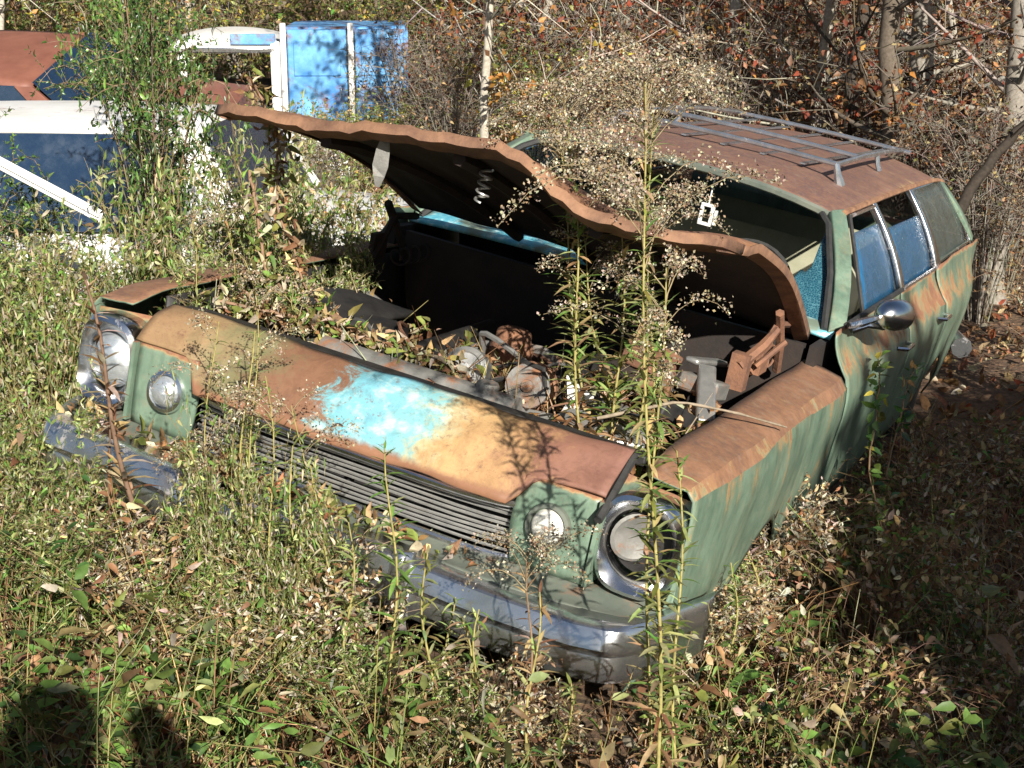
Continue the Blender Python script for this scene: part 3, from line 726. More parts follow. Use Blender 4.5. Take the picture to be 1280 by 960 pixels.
# ---- door mirror on the driver's side
mr = MB(); VV, FF = grid(14, 9, lambda u, v: (0, 0, 0))
mc = np.array([1.02, 2.02, 1.085])
mr = MB(); mr.lathe(mc, (.25, .93, -.05), [(.050, .075), (.056, .06), (.058, .0), (.052, -.05), (.03, -.085), (.0, -.095)], 22)
mo = mr.build('door_mirror', CHROME2, wagon)
MB().tube([mc + np.array([-.02, -.02, -.05]), (.95, 1.93, 1.04), (.905, 1.90, 1.015)], [.012, .014, .02], 8).build('mirror_arm', CHROME2, mo)
MB().tube([(.915, 1.78, 1.05), (.945, 1.84, 1.06), (.985, 1.95, 1.075)], [.012, .016, .01], 6).build('mirror_foot', CHROME2, mo)
MB().lathe(mc + np.array([.25, .93, -.05]) * .07, (.25, .93, -.05), [(.048, 0), (.048, .004), (0, .004)], 22).build('mirror_glass', GLASSG, mo)

# ---- wheels
for sg in (1, -1):
    for yy in (.93, 4.25):
        wc = np.array([sg * .80, yy, .36])
        wt = MB(); wt.lathe(wc, (sg, 0, 0), [(.20, -.09), (.29, -.10), (.335, -.07), (.345, 0), (.335, .07), (.29, .10), (.20, .09)], 28); t_ = wt.build('wheel', RUBBER, wagon)
        MB().lathe(wc, (sg, 0, 0), [(.205, .02), (.205, .088), (.18, .06), (.10, .05), (.09, .085), (0, .09)], 24).build('rim', RUST, t_)

# ================================================================== other wrecks
def sedan(root, body_mat, glass_mat, roof_mat, L=5.0, hw=.93, trunk=1.25, hoodl=1.5, belt=.92, top=1.36, glass=True, rake=.55):
    """length along local x (nose towards +x), width along y"""
    def zt(x):
        t = x / L
        return belt - .10 * sstep(.72, 1.0, t) - .06 * sstep(.18, 0, t)
    sec = [(0.0, 0, .03), (.55, 0, .025), (.86, 0, .0), (.955, -.05, 0), (1.0, -.16, 0), (.99, -.42, 0), (.93, -.66, 0)]
    def fn(u, v):
        x = u * L; k = v * 12; i = int(round(k)); a = sec[abs(i - 6)]; s = -1 if i < 6 else 1
        z = zt(x) + a[1] + a[2]; w = hw * a[0] * (1 - .06 * (sstep(.9, 1, u) + sstep(.1, 0, u)))
        if a[1] < -.3 and (abs(x - .95) < .36 or abs(x - (L - .95)) < .36): z = max(z, .3 + math.sqrt(max(0, .36 ** 2 - min(abs(x - .95), abs(x - (L - .95))) ** 2)))
        return (x, s * w, z)
    V, F = grid(50, 13, fn); k = len(V)
    F += [tuple(range(13)), tuple(range(k - 13, k))]
    pmesh('body', V, F, body_mat, root, thick=.01)
    x0, x1 = trunk, L - hoodl
    tx0, tx1 = trunk + rake, L - hoodl - .62
    V, F = grid(14, 13, lambda u, v: (tx0 + (tx1 - tx0) * u, (2 * v - 1) * (hw * .72), top - .06 * abs(2 * v - 1) ** 2.6 + .015 * math.sin(u * 3.1) - .03 * (abs(2 * u - 1) ** 6)))
    pmesh('roof', V, F, roof_mat, root, thick=.02)
    zb = belt + .01; zr = top - .065; yw = hw * .90; yr = hw * .725
    xm = (x0 + x1) / 2
    for s in (1, -1):
        for b0, b1, c0, c1 in ((x0 - .03, x0 + .26, tx0 - .02, tx0 + .14), (xm - .04, xm + .04, xm - .03, xm + .04), (x1 - .10, x1 + .02, tx1 - .07, tx1 + .02)):
            VV = [(b0, s * yw, zb), (b1, s * yw, zb), (c1, s * yr, zr), (c0, s * yr, zr)]
            pmesh('roof_pillar', VV, [(0, 1, 2, 3)], body_mat, root, thick=.04, smooth=False, off=0)
        if glass:
            for b0, b1, c0, c1 in ((x0 + .26, xm - .04, tx0 + .14, xm - .03), (xm + .04, x1 - .10, xm + .04, tx1 - .07)):
                pmesh('side_window', [(b0, s * (yw - .01), zb), (b1, s * (yw - .01), zb), (c1, s * (yr - .01), zr), (c0, s * (yr - .01), zr)], [(0, 1, 2, 3)], glass_mat, root, thick=.006, smooth=False)
    if glass:
        pmesh('windshield', [(x1, -yw + .05, zb), (x1, yw - .05, zb), (tx1 + .01, yr - .02, zr + .03), (tx1 + .01, -yr + .02, zr + .03)], [(0, 1, 2, 3)], glass_mat, root, thick=.006, smooth=False)
        pmesh('rear_window', [(x0, -yw + .05, zb), (x0, yw - .05, zb), (tx0 - .01, yr - .02, zr + .03), (tx0 - .01, -yr + .02, zr + .03)], [(0, 1, 2, 3)], glass_mat, root, thick=.006, smooth=False)
    MB().tube([(-.02, -hw * .95, .5), (-.08, -hw * .6, .5), (-.10, 0, .5), (-.08, hw * .6, .5), (-.02, hw * .95, .5)], .06, 8).build('bumper', CHROME, root)
    for s in (1, -1):
        for x in (.95, L - .95):
            w_ = MB().lathe((x, s * (hw - .16), .31), (0, s, 0), [(.2, -.09), (.30, -.08), (.32, 0), (.30, .08), (.2, .09)], 20).build('wheel', RUBBER, root)
            MB().lathe((x, s * (hw - .16), .31), (0, s, 0), [(.2, .05), (.15, .05), (.10, .07), (0, .07)], 18).build('rim', RUST, w_)

wc_ = empty('white_sedan', (-.42, 7.85, ground_z(-2.0, 7.6) - .28), math.radians(176))
sedan(wc_, WHITEP, GLASSW, WHITEP, belt=.90, top=1.42, trunk=.78, rake=.24)
tag(wc_, 'white sedan with dark blue glass, overgrown by shrubs beside the green wagon', 'car')
bd = empty('white_board', spot(-60, 172, 6.4))
p0 = spot(-60, 172, 6.4); p1 = spot(128, 272, 6.1); dv = p1 - p0; Lb = np.linalg.norm(dv); dv /= Lb
sv = nrm(np.cross(dv, np.array([0, -1, .3]))); nv_ = np.cross(sv, dv)
Rb = np.stack([dv, sv, nv_], 1)
MB().box(dv * Lb / 2, (Lb, .050, .022), Rb).build('board', WOOD, bd, bevel=.003)
MB().box(dv * Lb / 2 + nv_ * .018, (Lb * .99, .014, .014), Rb).build('raised_lip', WOOD, bd)
tag(bd, 'long white trim board slanting across the white sedan\'s dark windows', 'board')

rcz = ground_z(-5.4, 13)
rc = empty('rusted_sedan', (-2.45, 13.6, -.22), math.radians(172))
rc.rotation_euler = (math.radians(-16), math.radians(-1), math.radians(172))
REDR = mat_simple('red_brown_rust', (.14, .05, .032), (.25, .10, .065), 3, .6, 0, .15, .003)
sedan(rc, REDR, GLASSW, REDR, belt=.92, top=1.40, trunk=.9)
tag(rc, 'red-brown rusted car roof showing in the brush at the upper left', 'car')

BLUEP = mat_simple('faded_blue_enamel', (.025, .16, .45), (.16, .42, .68), 4.5, .5, 0, .25, .004, .32)
vn = empty('blue_and_white_van', (-3.15, 14.6, -.70), math.radians(4))
vb = MB(); vb.box((1.05, .85, .62), (2.1, 1.7, 1.10)); vb.build('lower_body', WHITEP, vn, bevel=.04)
V, F = grid(12, 12, lambda u, v: (-.12 + 1.05 * u, 1.7 * v, 1.93 + .05 * math.sin(u * 3.1) * math.sin(v * 3.1) - .05 * abs(2 * v - 1) ** 4 - .04 * abs(2 * u - 1) ** 4)); pmesh('cab_roof', V, F, WHITEP, vn, thick=.10)
for x0, x1 in ((-.02, .07), (.86, .95)):
    MB().box(((x0 + x1) / 2, .0, 1.52), (x1 - x0, .07, .72)).build('cab_pillar', WHITEP, vn, bevel=.012)
MB().box((.46, -.005, 1.80), (.90, .06, .05)).build('window_header', CHROME2, vn, bevel=.01)
MB().box((.46, -.01, 1.20), (.90, .07, .06)).build('window_sill', VALP, vn, bevel=.01)
MB().box((.45, 1.2, 1.25), (.7, .2, .4)).build('cab_seat', UNDER, vn, bevel=.05)
MB().box((.70, -.01, 1.90), (.42, .05, .10)).build('blue_stripe', BLUEP, vn, bevel=.01)
for k, (x0, x1) in enumerate(((1.02, 1.58), (1.66, 2.12))):
    dp = MB().box(((x0 + x1) / 2, -.01, 1.56), (x1 - x0, .05, .86)).build('blue_panel', BLUEP, vn, bevel=.015)
    MB().box(((x0 + x1) / 2, -.042, 1.72), (x1 - x0 - .12, .012, .32)).build('panel_recess', BLUEP, dp, bevel=.005)
    MB().tube([(x1 - .06, -.05, 1.45), (x1 - .06, -.06, 1.40), (x1 - .06, -.05, 1.34)], .01, 6).build('handle', CHROME2, dp)
for x in (.985, 1.62): MB().box((x, -.02, 1.58), (.055, .07, .94)).build('white_post', WHITEP, vn, bevel=.01)
MB().box((1.56, .9, 1.98), (1.16, 1.6, .06)).build('box_roof', BLUEP, vn, bevel=.02)
MB().box((2.14, .86, 1.55), (.05, 1.6, .84)).build('box_end', BLUEP, vn, bevel=.01)
for x in (.35, 1.75): MB().lathe((x, .02, .32), (0, -1, 0), [(.2, -.09), (.31, -.08), (.33, 0), (.31, .08), (.2, .08), (.1, .05), (0, .05)], 20).build('wheel', RUBBER, vn)
tag(vn, 'blue and white van with an empty cab window, behind the white sedan', 'van')

# ================================================================== PLANTS
def bez(p0, p1, p2, K):
    t = np.linspace(0, 1, K)[None, :, None]
    return p0[:, None] * (1 - t) ** 2 + 2 * p1[:, None] * t * (1 - t) + p2[:, None] * t * t
def along(path, t):
    K = len(path); f = np.clip(np.asarray(t), 0, 1) * (K - 1); i = np.minimum(f.astype(int), K - 2); w = (f - i)[:, None]
    return path[i] * (1 - w) + path[i + 1] * w
def goldenrod(base, h, lean, label, seed, leafc=(GREEN, OLIVE, PALE, TAN), lw=(2, 3, 4, 2), plume=1.0, leaf_len=.085, name='goldenrod', cat='plant', group=None, leaves_per_m=130, stemc=(.30, .26, .10), low=.08, rad=.005):
    r = np.random.default_rng(seed); e = empty(name, base)
    K = 14; t = np.linspace(0, 1, K); lx, ly = lean
    path = np.stack([lx * t ** 1.6 + .012 * np.sin(t * 9 + seed), ly * t ** 1.6 + .012 * np.cos(t * 7 + seed), h * t], 1)
    g = Geo(); g.tubes(path[None], (rad * (1 - .65 * t))[None], np.array([stemc]), 6); g.build('stem', BARK, e)
    N = int(leaves_per_m * h); tt = np.sort(r.uniform(low, .95 if plume else 1.0, N)); p = along(path, tt)
    az = np.arange(N) * 2.4 + r.normal(0, .3, N); up = r.normal(.45, .45, N)
    d = np.stack([np.cos(az), np.sin(az), up], 1); n = np.stack([-.4 * np.cos(az), -.4 * np.sin(az), np.ones(N)], 1)
    L = leaf_len * (1.15 - .55 * tt) * r.uniform(.6, 1.3, N)
    c = pal(r, N, leafc, lw); dead = tt < .3; c[dead] = pal(r, dead.sum(), (TAN, BROWN, OLIVE)); 
    bend = np.where(dead, r.uniform(.4, 1.0, N), r.uniform(.05, .5, N))
    g = Geo(); g.leaves(p, d, n, L, L * .21, c, bend, .3); o = g.build('leaves', LEAF, e); o['kind'] = 'stuff'
    if plume:
        g = Geo(); nb = int(16 * plume); bt = r.uniform(.80, 1.0, nb); bp = along(path, bt); az = r.uniform(0, 6.28, nb); bl = (.19 * (1.12 - bt) / .3 + .05) * r.uniform(.7, 1.2, nb) * plume ** .5
        p2 = bp + np.stack([np.cos(az) * bl, np.sin(az) * bl, bl * r.uniform(.1, .6, nb)], 1); p1 = bp + np.stack([np.cos(az) * bl * .5, np.sin(az) * bl * .5, bl * .75], 1)
        bs = bez(bp, p1, p2, 6); g.tubes(bs, np.linspace(.0016, .0007, 6)[None], np.array([[.32, .25, .15]]), 3)
        for k in range(nb):
            m = int(120 * bl[k] / .15); s = r.uniform(.25, 1, m); q = along(bs[k], s) + r.normal(0, .009, (m, 3)); q[:, 2] += .006
            dd = rdir(r, m, .4); l = r.uniform(.004, .0095, m)
            g.leaves(q, dd, rdir(r, m), l, l * .75, pal(r, m, ((.36, .31, .23), (.25, .20, .14), (.50, .45, .36), (.28, .18, .10)), (4, 4, 2, 2), .25), 0, .5, True)
        o = g.build('seed_head', DRY, e); o['kind'] = 'stuff'
    tag(e, label, cat, group)
    return e
def on_ground(x, y, dz=-.02): return np.array([x, y, float(ground_z(x, y)) + dz])
def base_at(u, v):
    """ground point seen at photograph pixel (u, v)"""
    Y = 3.0
    for _ in range(40):
        p = spot(u, v, Y); Y += (p[2] - float(ground_z(p[0], p[1]))) * .8
    return on_ground(p[0], p[1])

def front_at(u, gap=.25):
    """ground point in front of the bumper, in the upright plane that crosses the picture at u"""
    Y = 3.31 + (772 - u) * .00108 - gap
    return on_ground((u - 640) / FOC * (Y * math.cos(PITCH) + 1.5 * math.sin(PITCH)), Y)

# tall goldenrod in front of the driver's headlamp and in the bay
G = 'tall goldenrod around the front of the wagon'
def car_base(x, y, z): return car_w((x, y, z))
goldenrod(front_at(826, 0.46), 1.80, (-.06, .14), 'tallest goldenrod stalk rising in front of the empty headlamp', 11, plume=1.5, leaf_len=.062, leaves_per_m=170, group=G)
goldenrod(front_at(808, 0.39), 1.42, (.02, .12), 'goldenrod stalk with narrow green leaves just left of the empty headlamp', 12, plume=.9, leaf_len=.058, leaves_per_m=170, group=G)
goldenrod(front_at(852, 0.30), 1.05, (-.02, .05), 'short leafy goldenrod at the driver side fender corner', 13, plume=0, leafc=(GREEN, PALE, OLIVE), lw=(3, 3, 1), leaf_len=.06, group=G)
goldenrod(car_base(.55, .42, .55), 1.20, (-.05, .05), 'goldenrod growing out of the engine bay beside the alternator pulley', 14, plume=1.3, group=G)
goldenrod(car_base(.62, .50, .55), 1.02, (.02, .02), 'pale stemmed goldenrod in the middle of the engine bay cluster', 15, plume=1.0, leafc=(PALE, OLIVE, TAN, GREEN), group=G)
goldenrod(car_base(.71, .42, .55), .95, (.05, .0), 'goldenrod in the engine bay nearest the driver side fender', 16, plume=.9, group=G)
goldenrod(car_base(.58, .60, .55), .80, (-.10, .02), 'low leaning goldenrod in the engine bay with drooping leaves', 17, plume=.6, group=G)
goldenrod(car_base(.66, .70, .55), 1.28, (-.02, .1), 'goldenrod with a broad pale seed head in front of the wagon roof', 18, plume=1.7, group=G)
goldenrod(car_base(.48, .62, .55), 1.12, (-.10, .1), 'goldenrod with a drooping seed head against the open hood', 19, plume=1.0, group=G)
# weeds before the grille
Wd = 'weeds before the grille'
goldenrod(front_at(490, 0.39), .85, (.0, .06), 'upright green weed in front of the middle of the grille', 21, plume=0, leafc=(GREEN, PALE, GREEN), lw=(3, 2, 2), leaf_len=.075, name='tall_weed', group=Wd)
goldenrod(front_at(585, 0.30), .50, (.03, .04), 'small green weed in front of the bumper centre', 22, plume=0, leafc=(GREEN, PALE), lw=(1, 1), leaf_len=.07, name='tall_weed', group=Wd)
goldenrod(front_at(380, 0.23), .72, (-.03, .06), 'leafy green weed before the passenger end of the grille', 23, plume=0, leafc=(GREEN, PALE, OLIVE), lw=(3, 2, 1), leaf_len=.085, name='tall_weed', group=Wd)
goldenrod(front_at(300, 0.16), .95, (.05, .02), 'thin yellowing weed in front of the passenger side lamps', 24, plume=0, leafc=(PALE, OLIVE, TAN), lw=(2, 2, 2), leaf_len=.06, leaves_per_m=50, name='tall_weed', group=Wd)
goldenrod(front_at(660, 0.37), .62, (.02, .05), 'dry leafy weed in front of the driver side parking lamp', 25, plume=0, leafc=(TAN, BROWN, PALE), lw=(2, 2, 1), leaf_len=.07, name='tall_weed', group=Wd)
goldenrod(front_at(430, 0.30), .60, (.02, .02), 'bushy pale weed in front of the bumper plate bracket', 26, plume=0, leafc=(PALE, GREEN, OLIVE), leaf_len=.07, lw=(2, 2, 1), name='tall_weed', group=Wd)
for i, (u, gap, h) in enumerate([(255, .14, .92), (318, .16, 1.0), (345, .30, .88), (395, .14, .80)]):
    goldenrod(front_at(u, gap), h, (.04 - .03 * i, .10), ('first second third fourth'.split()[i]) + ' tall yellowing weed from the left before the nose\'s passenger half', 300 + i, plume=.35, leafc=(PALE, OLIVE, TAN, GREEN), lw=(3, 2, 2, 2), leaf_len=.05, leaves_per_m=150, name='yellowing_weed', group='yellowing weeds before the passenger half of the nose', rad=.0035)
for i, (x, y, h, lab) in enumerate([(-.66, .34, .62, 'leafy weed in the passenger front corner of the bay'), (-.50, .40, .55, 'leafy weed in the bay beside the horn'), (-.74, .62, .68, 'leafy weed in the bay against the passenger inner fender'), (-.30, .36, .50, 'leafy weed behind the header panel right of the horn')]):
    goldenrod(car_base(x, y, .50), h, (-.04, -.05), lab, 320 + i, plume=.3, leafc=(PALE, OLIVE, TAN, GREYTAN), lw=(3, 2, 2, 2), leaf_len=.055, leaves_per_m=190, name='bay_weed', group='weeds in the passenger half of the bay', rad=.0035)
rw = np.random.default_rng(77)
for i, (u, v, h) in enumerate([(215, 790, .50), (325, 835, .58), (352, 850, .48), (405, 875, .66), (455, 890, .52), (535, 885, .60), (560, 905, .42), (620, 910, .46), (690, 925, .40), (915, 890, .46), (960, 850, .55)]):
    goldenrod(front_at(u, .12 + .10 * (i % 3)) if u < 870 else base_at(u, v), h, (rw.normal(0, .05), .05), ('first second third fourth fifth sixth seventh eighth ninth tenth eleventh'.split()[i]) + ' short leafy weed from the left along the front bumper', 200 + i, plume=0,
              leafc=[(GREEN, PALE, OLIVE), (TAN, GREYTAN, PALE), (PALE, OLIVE, TAN)][i % 3], lw=(2, 2, 1), leaf_len=rw.uniform(.05, .075), leaves_per_m=190, name='short_weed', group='short weeds along the bumper')
# dead stalks
Ds = 'dead brown stalks left of the wagon'
goldenrod(front_at(185, 0.16), .98, (-.16, .12), 'thick dead brown stalk with curled leaves before the passenger headlamp', 31, plume=0, leafc=(BROWN, TAN, GREYTAN), lw=(3, 2, 2), leaf_len=.085, leaves_per_m=120, stemc=(.16, .10, .07), name='dead_stalk', group=Ds, rad=.010)
goldenrod(front_at(150, 0.16), .80, (-.04, .05), 'thin dead stalk close beside the thick brown one', 32, plume=0, leafc=(BROWN, GREYTAN), lw=(1, 1), leaf_len=.06, leaves_per_m=60, stemc=(.15, .09, .06), name='dead_stalk', group=Ds)
goldenrod(front_at(262, 0.16), .62, (.0, .06), 'dead grey weed standing against the bumper guard', 33, plume=.5, leafc=(GREYTAN, TAN), lw=(1, 1), leaf_len=.05, stemc=(.2, .15, .1), name='dead_stalk', group=Ds)
goldenrod(front_at(655, 0.20), .62, (.02, .14), 'curled dry weed hanging over the grille\'s driver end', 34, plume=.7, leafc=(TAN, BROWN, GREYTAN), lw=(2, 2, 2), leaf_len=.06, leaves_per_m=110, stemc=(.2, .13, .08), name='dead_stalk', group=Ds)

# shrubs ----------------------------------------------------------------
def shrub_geo(seed, h, spread, nst, nbr, leaf_n, leaf_len, cols, lw, arch=.5, aspect=.5, stemc=(.20, .15, .10), twigs=True, rad=.008):
    r = np.random.default_rng(seed)
    az = r.uniform(0, 6.28, nst); rr_ = spread * np.sqrt(r.uniform(.02, 1, nst)); hh = h * r.uniform(.6, 1.05, nst)
    p0 = np.stack([np.cos(az) * .12 * spread * r.uniform(0, 1, nst), np.sin(az) * .12 * spread * r.uniform(0, 1, nst), np.zeros(nst)], 1)
    p2 = np.stack([np.cos(az) * rr_, np.sin(az) * rr_, hh * (1 - arch * .5 * rr_ / spread)], 1)
    p1 = np.stack([np.cos(az) * rr_ * .35, np.sin(az) * rr_ * .35, hh * (.75 + arch * .35)], 1)
    K = 10; st = bez(p0, p1, p2, K)
    st += np.cumsum(r.normal(0, .012 * h / 2, st.shape), 1) * np.linspace(0, 1, K)[None, :, None]
    g = Geo(); g.tubes(st, (rad * np.linspace(1, .25, K))[None], pal(r, nst, (stemc,), None, .2), 4)
    M_ = nst * nbr; si = np.repeat(np.arange(nst), nbr); t = r.uniform(.25, 1, M_)
    f = t * (K - 1); i = np.minimum(f.astype(int), K - 2); b0 = st[si, i] + (st[si, i + 1] - st[si, i]) * (f - i)[:, None]
    bl = h * r.uniform(.10, .28, M_) * (1.2 - t * .6); bd_ = rdir(r, M_, .35)
    b2 = b0 + bd_ * bl[:, None]; b1 = b0 + bd_ * bl[:, None] * .5 + np.array([0, 0, 1]) * (bl * .12)[:, None]
    br = bez(b0, b1, b2, 5); g.tubes(br, (rad * .35 * np.linspace(1, .4, 5))[None], pal(r, M_, (stemc,), None, .2), 3)
    gl = Geo(); N = leaf_n; k = r.integers(0, M_, N); t = r.uniform(.1, 1, N); f = t * 4; i = np.minimum(f.astype(int), 3)
    p = br[k, i] + (br[k, i + 1] - br[k, i]) * (f - i)[:, None]; d = nrm(bd_[k] * .6 + rdir(r, N, .15)); L = leaf_len * r.uniform(.5, 1.3, N)
    clump = np.repeat(r.uniform(.75, 1.2, M_)[:, None], 3, 1)
    gl.leaves(p, d, rdir(r, N, .9), L, L * aspect, pal(r, N, cols, lw) * clump[k], r.uniform(0, .5, N), .35, leaf_len < .028)
    return g, gl
_sh = {}
def shrub(key, name, base, rz, sc, label, cat='shrub', group=None, mat=None, **kw):
    if key not in _sh:
        g, gl = shrub_geo(**kw); _sh[key] = (g.mesh('stems'), gl.mesh('leaves'), mat or LEAF)
    ms, ml, mt = _sh[key]
    e = empty(name, base, rz); e.scale = (sc,) * 3 if np.isscalar(sc) else sc
    link('stems', ms, BARK, e); o = link('leaves', ml, mt, e); o['kind'] = 'stuff'
    tag(e, label, cat, group); return e
PRIVET = dict(seed=51, h=2.0, spread=.75, nst=26, nbr=14, leaf_n=7600, leaf_len=.036, cols=(DGREEN, GREEN, (.07, .14, .035), OLIVE), lw=(4, 2, 3, 1), arch=.6, aspect=.42, mat=GLOSSLEAF)
shrub('privet', 'privet_shrub', on_ground(-1.42, 6.0), 0, (.52, .52, 1.0), 'dark green privet shrub in front of the white sedan', **PRIVET)
shrub('privet', 'privet_shrub', on_ground(-2.3, 6.3), 2.1, .56, 'small arching privet shrub across the white sedan\'s dark windows', **PRIVET)
shrub('privet', 'privet_shrub', on_ground(-2.65, 10.6), 4.0, (.8, .8, 1.05), 'privet shrub between the rusted car roof and the blue van', **PRIVET)
ASTER = dict(seed=52, h=.95, spread=.55, nst=34, nbr=12, leaf_n=4200, leaf_len=.036, cols=(PALE, GREEN, OLIVE, GREYTAN, (.5, .45, .34)), lw=(3, 3, 3, 2, 1), arch=.3, aspect=.3, stemc=(.26, .2, .1), rad=.004)
for i, (x, y, rz, sc, lab) in enumerate([(-1.62, 5.35, 0, .95, 'pale bushy aster clump by the wagon\'s passenger fender'), (-1.05, 6.0, 1.9, .8, 'aster clump between the white sedan\'s deck and the wagon'),
                                         (-2.15, 5.7, 3.0, .85, 'aster clump at the left edge below the white sedan'), (-1.75, 4.75, 4.4, .62, 'low aster clump left of the passenger headlamp'), (-1.35, 5.6, 5.2, .85, 'dense aster clump above the passenger headlamp'),
   (-.72, 6.30, .8, (.8, .8, 1.12), 'aster clump against the white sedan\'s deck nearest the wagon hood'), (-1.0, 6.30, 2.8, (.8, .8, 1.2), 'aster clump in front of the white sedan\'s rear window'), (-2.1, 6.35, 1.1, .9, 'aster clump under the slanting white board')]
      + [(*car_w((x, y, .1))[:2], rz, sc, lab) for x, y, rz, sc, lab in ((-1.25, .35, .4, (.6, .6, 1.12), 'tall aster clump leaning over the front of the passenger fender'), (-1.22, .95, 2.4, (.65, .65, 1.25), 'tall aster clump leaning over the middle of the passenger fender'), (-1.25, 1.6, 3.9, (.65, .65, 1.3), 'tall aster clump at the rear of the passenger fender'))]):
    shrub('aster', 'aster_clump', on_ground(x, y), rz, sc, lab, group='pale aster clumps between the white sedan and the wagon', **ASTER)
for (u, v, rz, sc, lab) in [(330, 815, .3, .50, 'pale weed clump in front of the bumper guard'), (430, 850, 2.2, .42, 'pale weed clump below the middle of the bumper'), (90, 770, 1.5, .50, 'weed clump left of the dead brown stalk'), (250, 800, 4.0, .42, 'low weed clump right of the dead brown stalk'),
                           (560, 880, 5.1, .36, 'weed clump below the grille\'s driver end'), (40, 690, 3.3, .62, 'weed clump at the left edge beside the bumper end'), (890, 800, 2.0, .45, 'dry weed clump against the bumper\'s driver end')]:
    shrub('aster', 'weed_clump', front_at(u, .30) if 60 < u < 870 else base_at(u, v), rz, sc, lab, 'weeds', 'weed clumps along the front bumper', **ASTER)
for i, (x, y, rz, sc, lab) in enumerate([(-.66, .40, .3, (.42, .42, .62), 'pale weed clump in the bay\'s passenger front corner'), (-.70, .78, 1.7, (.40, .40, .66), 'pale weed clump in the bay along the passenger fender'), (-.72, 1.15, 3.1, (.38, .38, .66), 'pale weed clump in the bay under the hood\'s passenger edge')]):
    shrub('aster', 'weed_clump', car_w((x, y, .48)), rz, sc, lab, 'weeds', 'pale weed clumps in the bay', **ASTER)
for (u, gap, rz, sc, lab) in [(285, .20, .9, (.34, .34, .86), 'tall thin weed clump hiding the nose beside the passenger lamps'), (360, .24, 2.9, (.34, .34, .76), 'tall thin weed clump hiding the grille\'s passenger end'), (60, .05, 4.2, (.5, .5, .7), 'weed clump covering the bumper\'s passenger tip')]:
    shrub('aster', 'weed_clump', front_at(u, gap), rz, sc, lab, 'weeds', 'weed clumps along the front bumper', **ASTER)
DRYW = dict(seed=58, h=.7, spread=.42, nst=40, nbr=10, leaf_n=3000, leaf_len=.03, cols=(GREYTAN, TAN, BROWN, (.52, .47, .38)), lw=(3, 3, 2, 2), arch=.4, aspect=.4, stemc=(.28, .22, .15), rad=.003, mat=DRY)
for (u, v, rz, sc, lab) in [(375, 815, 0, .72, 'tangle of grey dry weeds before the bumper\'s middle'), (640, 870, 2.0, .55, 'tangle of tan dry weeds below the grille\'s driver end'), (880, 850, 3.0, .6, 'tangle of dry weeds at the foot of the driver side fender'), (960, 770, 1.0, .75, 'tangle of dry weeds against the driver side wheel arch'), (150, 760, 4.0, .6, 'tangle of dry weeds around the dead brown stalk')]:
    shrub('dryweed', 'dry_weed_tangle', front_at(u, .22) if u < 870 else base_at(u, v), rz, sc, lab, 'weeds', 'dry weed tangles at the wagon\'s nose', **DRYW)
# brambles on the driver's side
BRAM = dict(seed=53, h=.75, spread=.75, nst=34, nbr=9, leaf_n=1300, leaf_len=.042, cols=(BROWN, TAN, OLIVE, GREEN, GREYTAN, DGREEN), lw=(4, 4, 2, 1, 3, 1), arch=1.0, aspect=.5, stemc=(.22, .13, .09), rad=.0045)
for (x, y, rz, sc, lab) in [(.95, 3.75, 0, .62, 'bramble tangle at the driver side front corner of the wagon'), (1.15, 4.5, 1.2, .75, 'bramble tangle beside the driver side fender'), (1.55, 5.3, 2.5, .75, 'bramble tangle below the driver door'),
                            (1.5, 4.0, 3.7, .6, 'bramble tangle in the shade right of the wagon\'s nose'), (2.2, 6.3, 5.0, .75, 'bramble tangle below the wagon\'s rear door'), (.75, 3.2, 5.8, .45, 'low bramble in the foreground right of the goldenrod'), (2.35, 5.4, .7, .7, 'bramble tangle in deep shade at the right edge')]:
    shrub('bramble', 'bramble', on_ground(x, y), rz, sc, lab, 'bramble', 'brambles along the wagon\'s driver side', **BRAM)
# dry grey seeding bush right of the tailgate
DRYB = dict(seed=54, h=1.5, spread=.65, nst=30, nbr=14, leaf_n=6500, leaf_len=.022, cols=(GREYTAN, TAN, (.16, .11, .07), BROWN), lw=(2, 3, 3, 4), arch=.4, aspect=.6, stemc=(.24, .18, .13), rad=.005, mat=DRY)
Gd = 'grey dry bushes behind the wagon\'s tail'
for (x, y, rz, sc, lab) in [(3.0, 8.0, 0, .95, 'grey dry seeding bush just right of the wagon\'s tail'), (3.6, 9.2, 1.3, 1.05, 'grey dry bush at the right edge behind the wagon'), (2.95, 7.0, 2.2, .6, 'low grey dry bush at the right edge below the wagon\'s tail')]:
    shrub('dry', 'dry_bush', on_ground(x, y), rz, sc, lab, group=Gd, **DRYB)
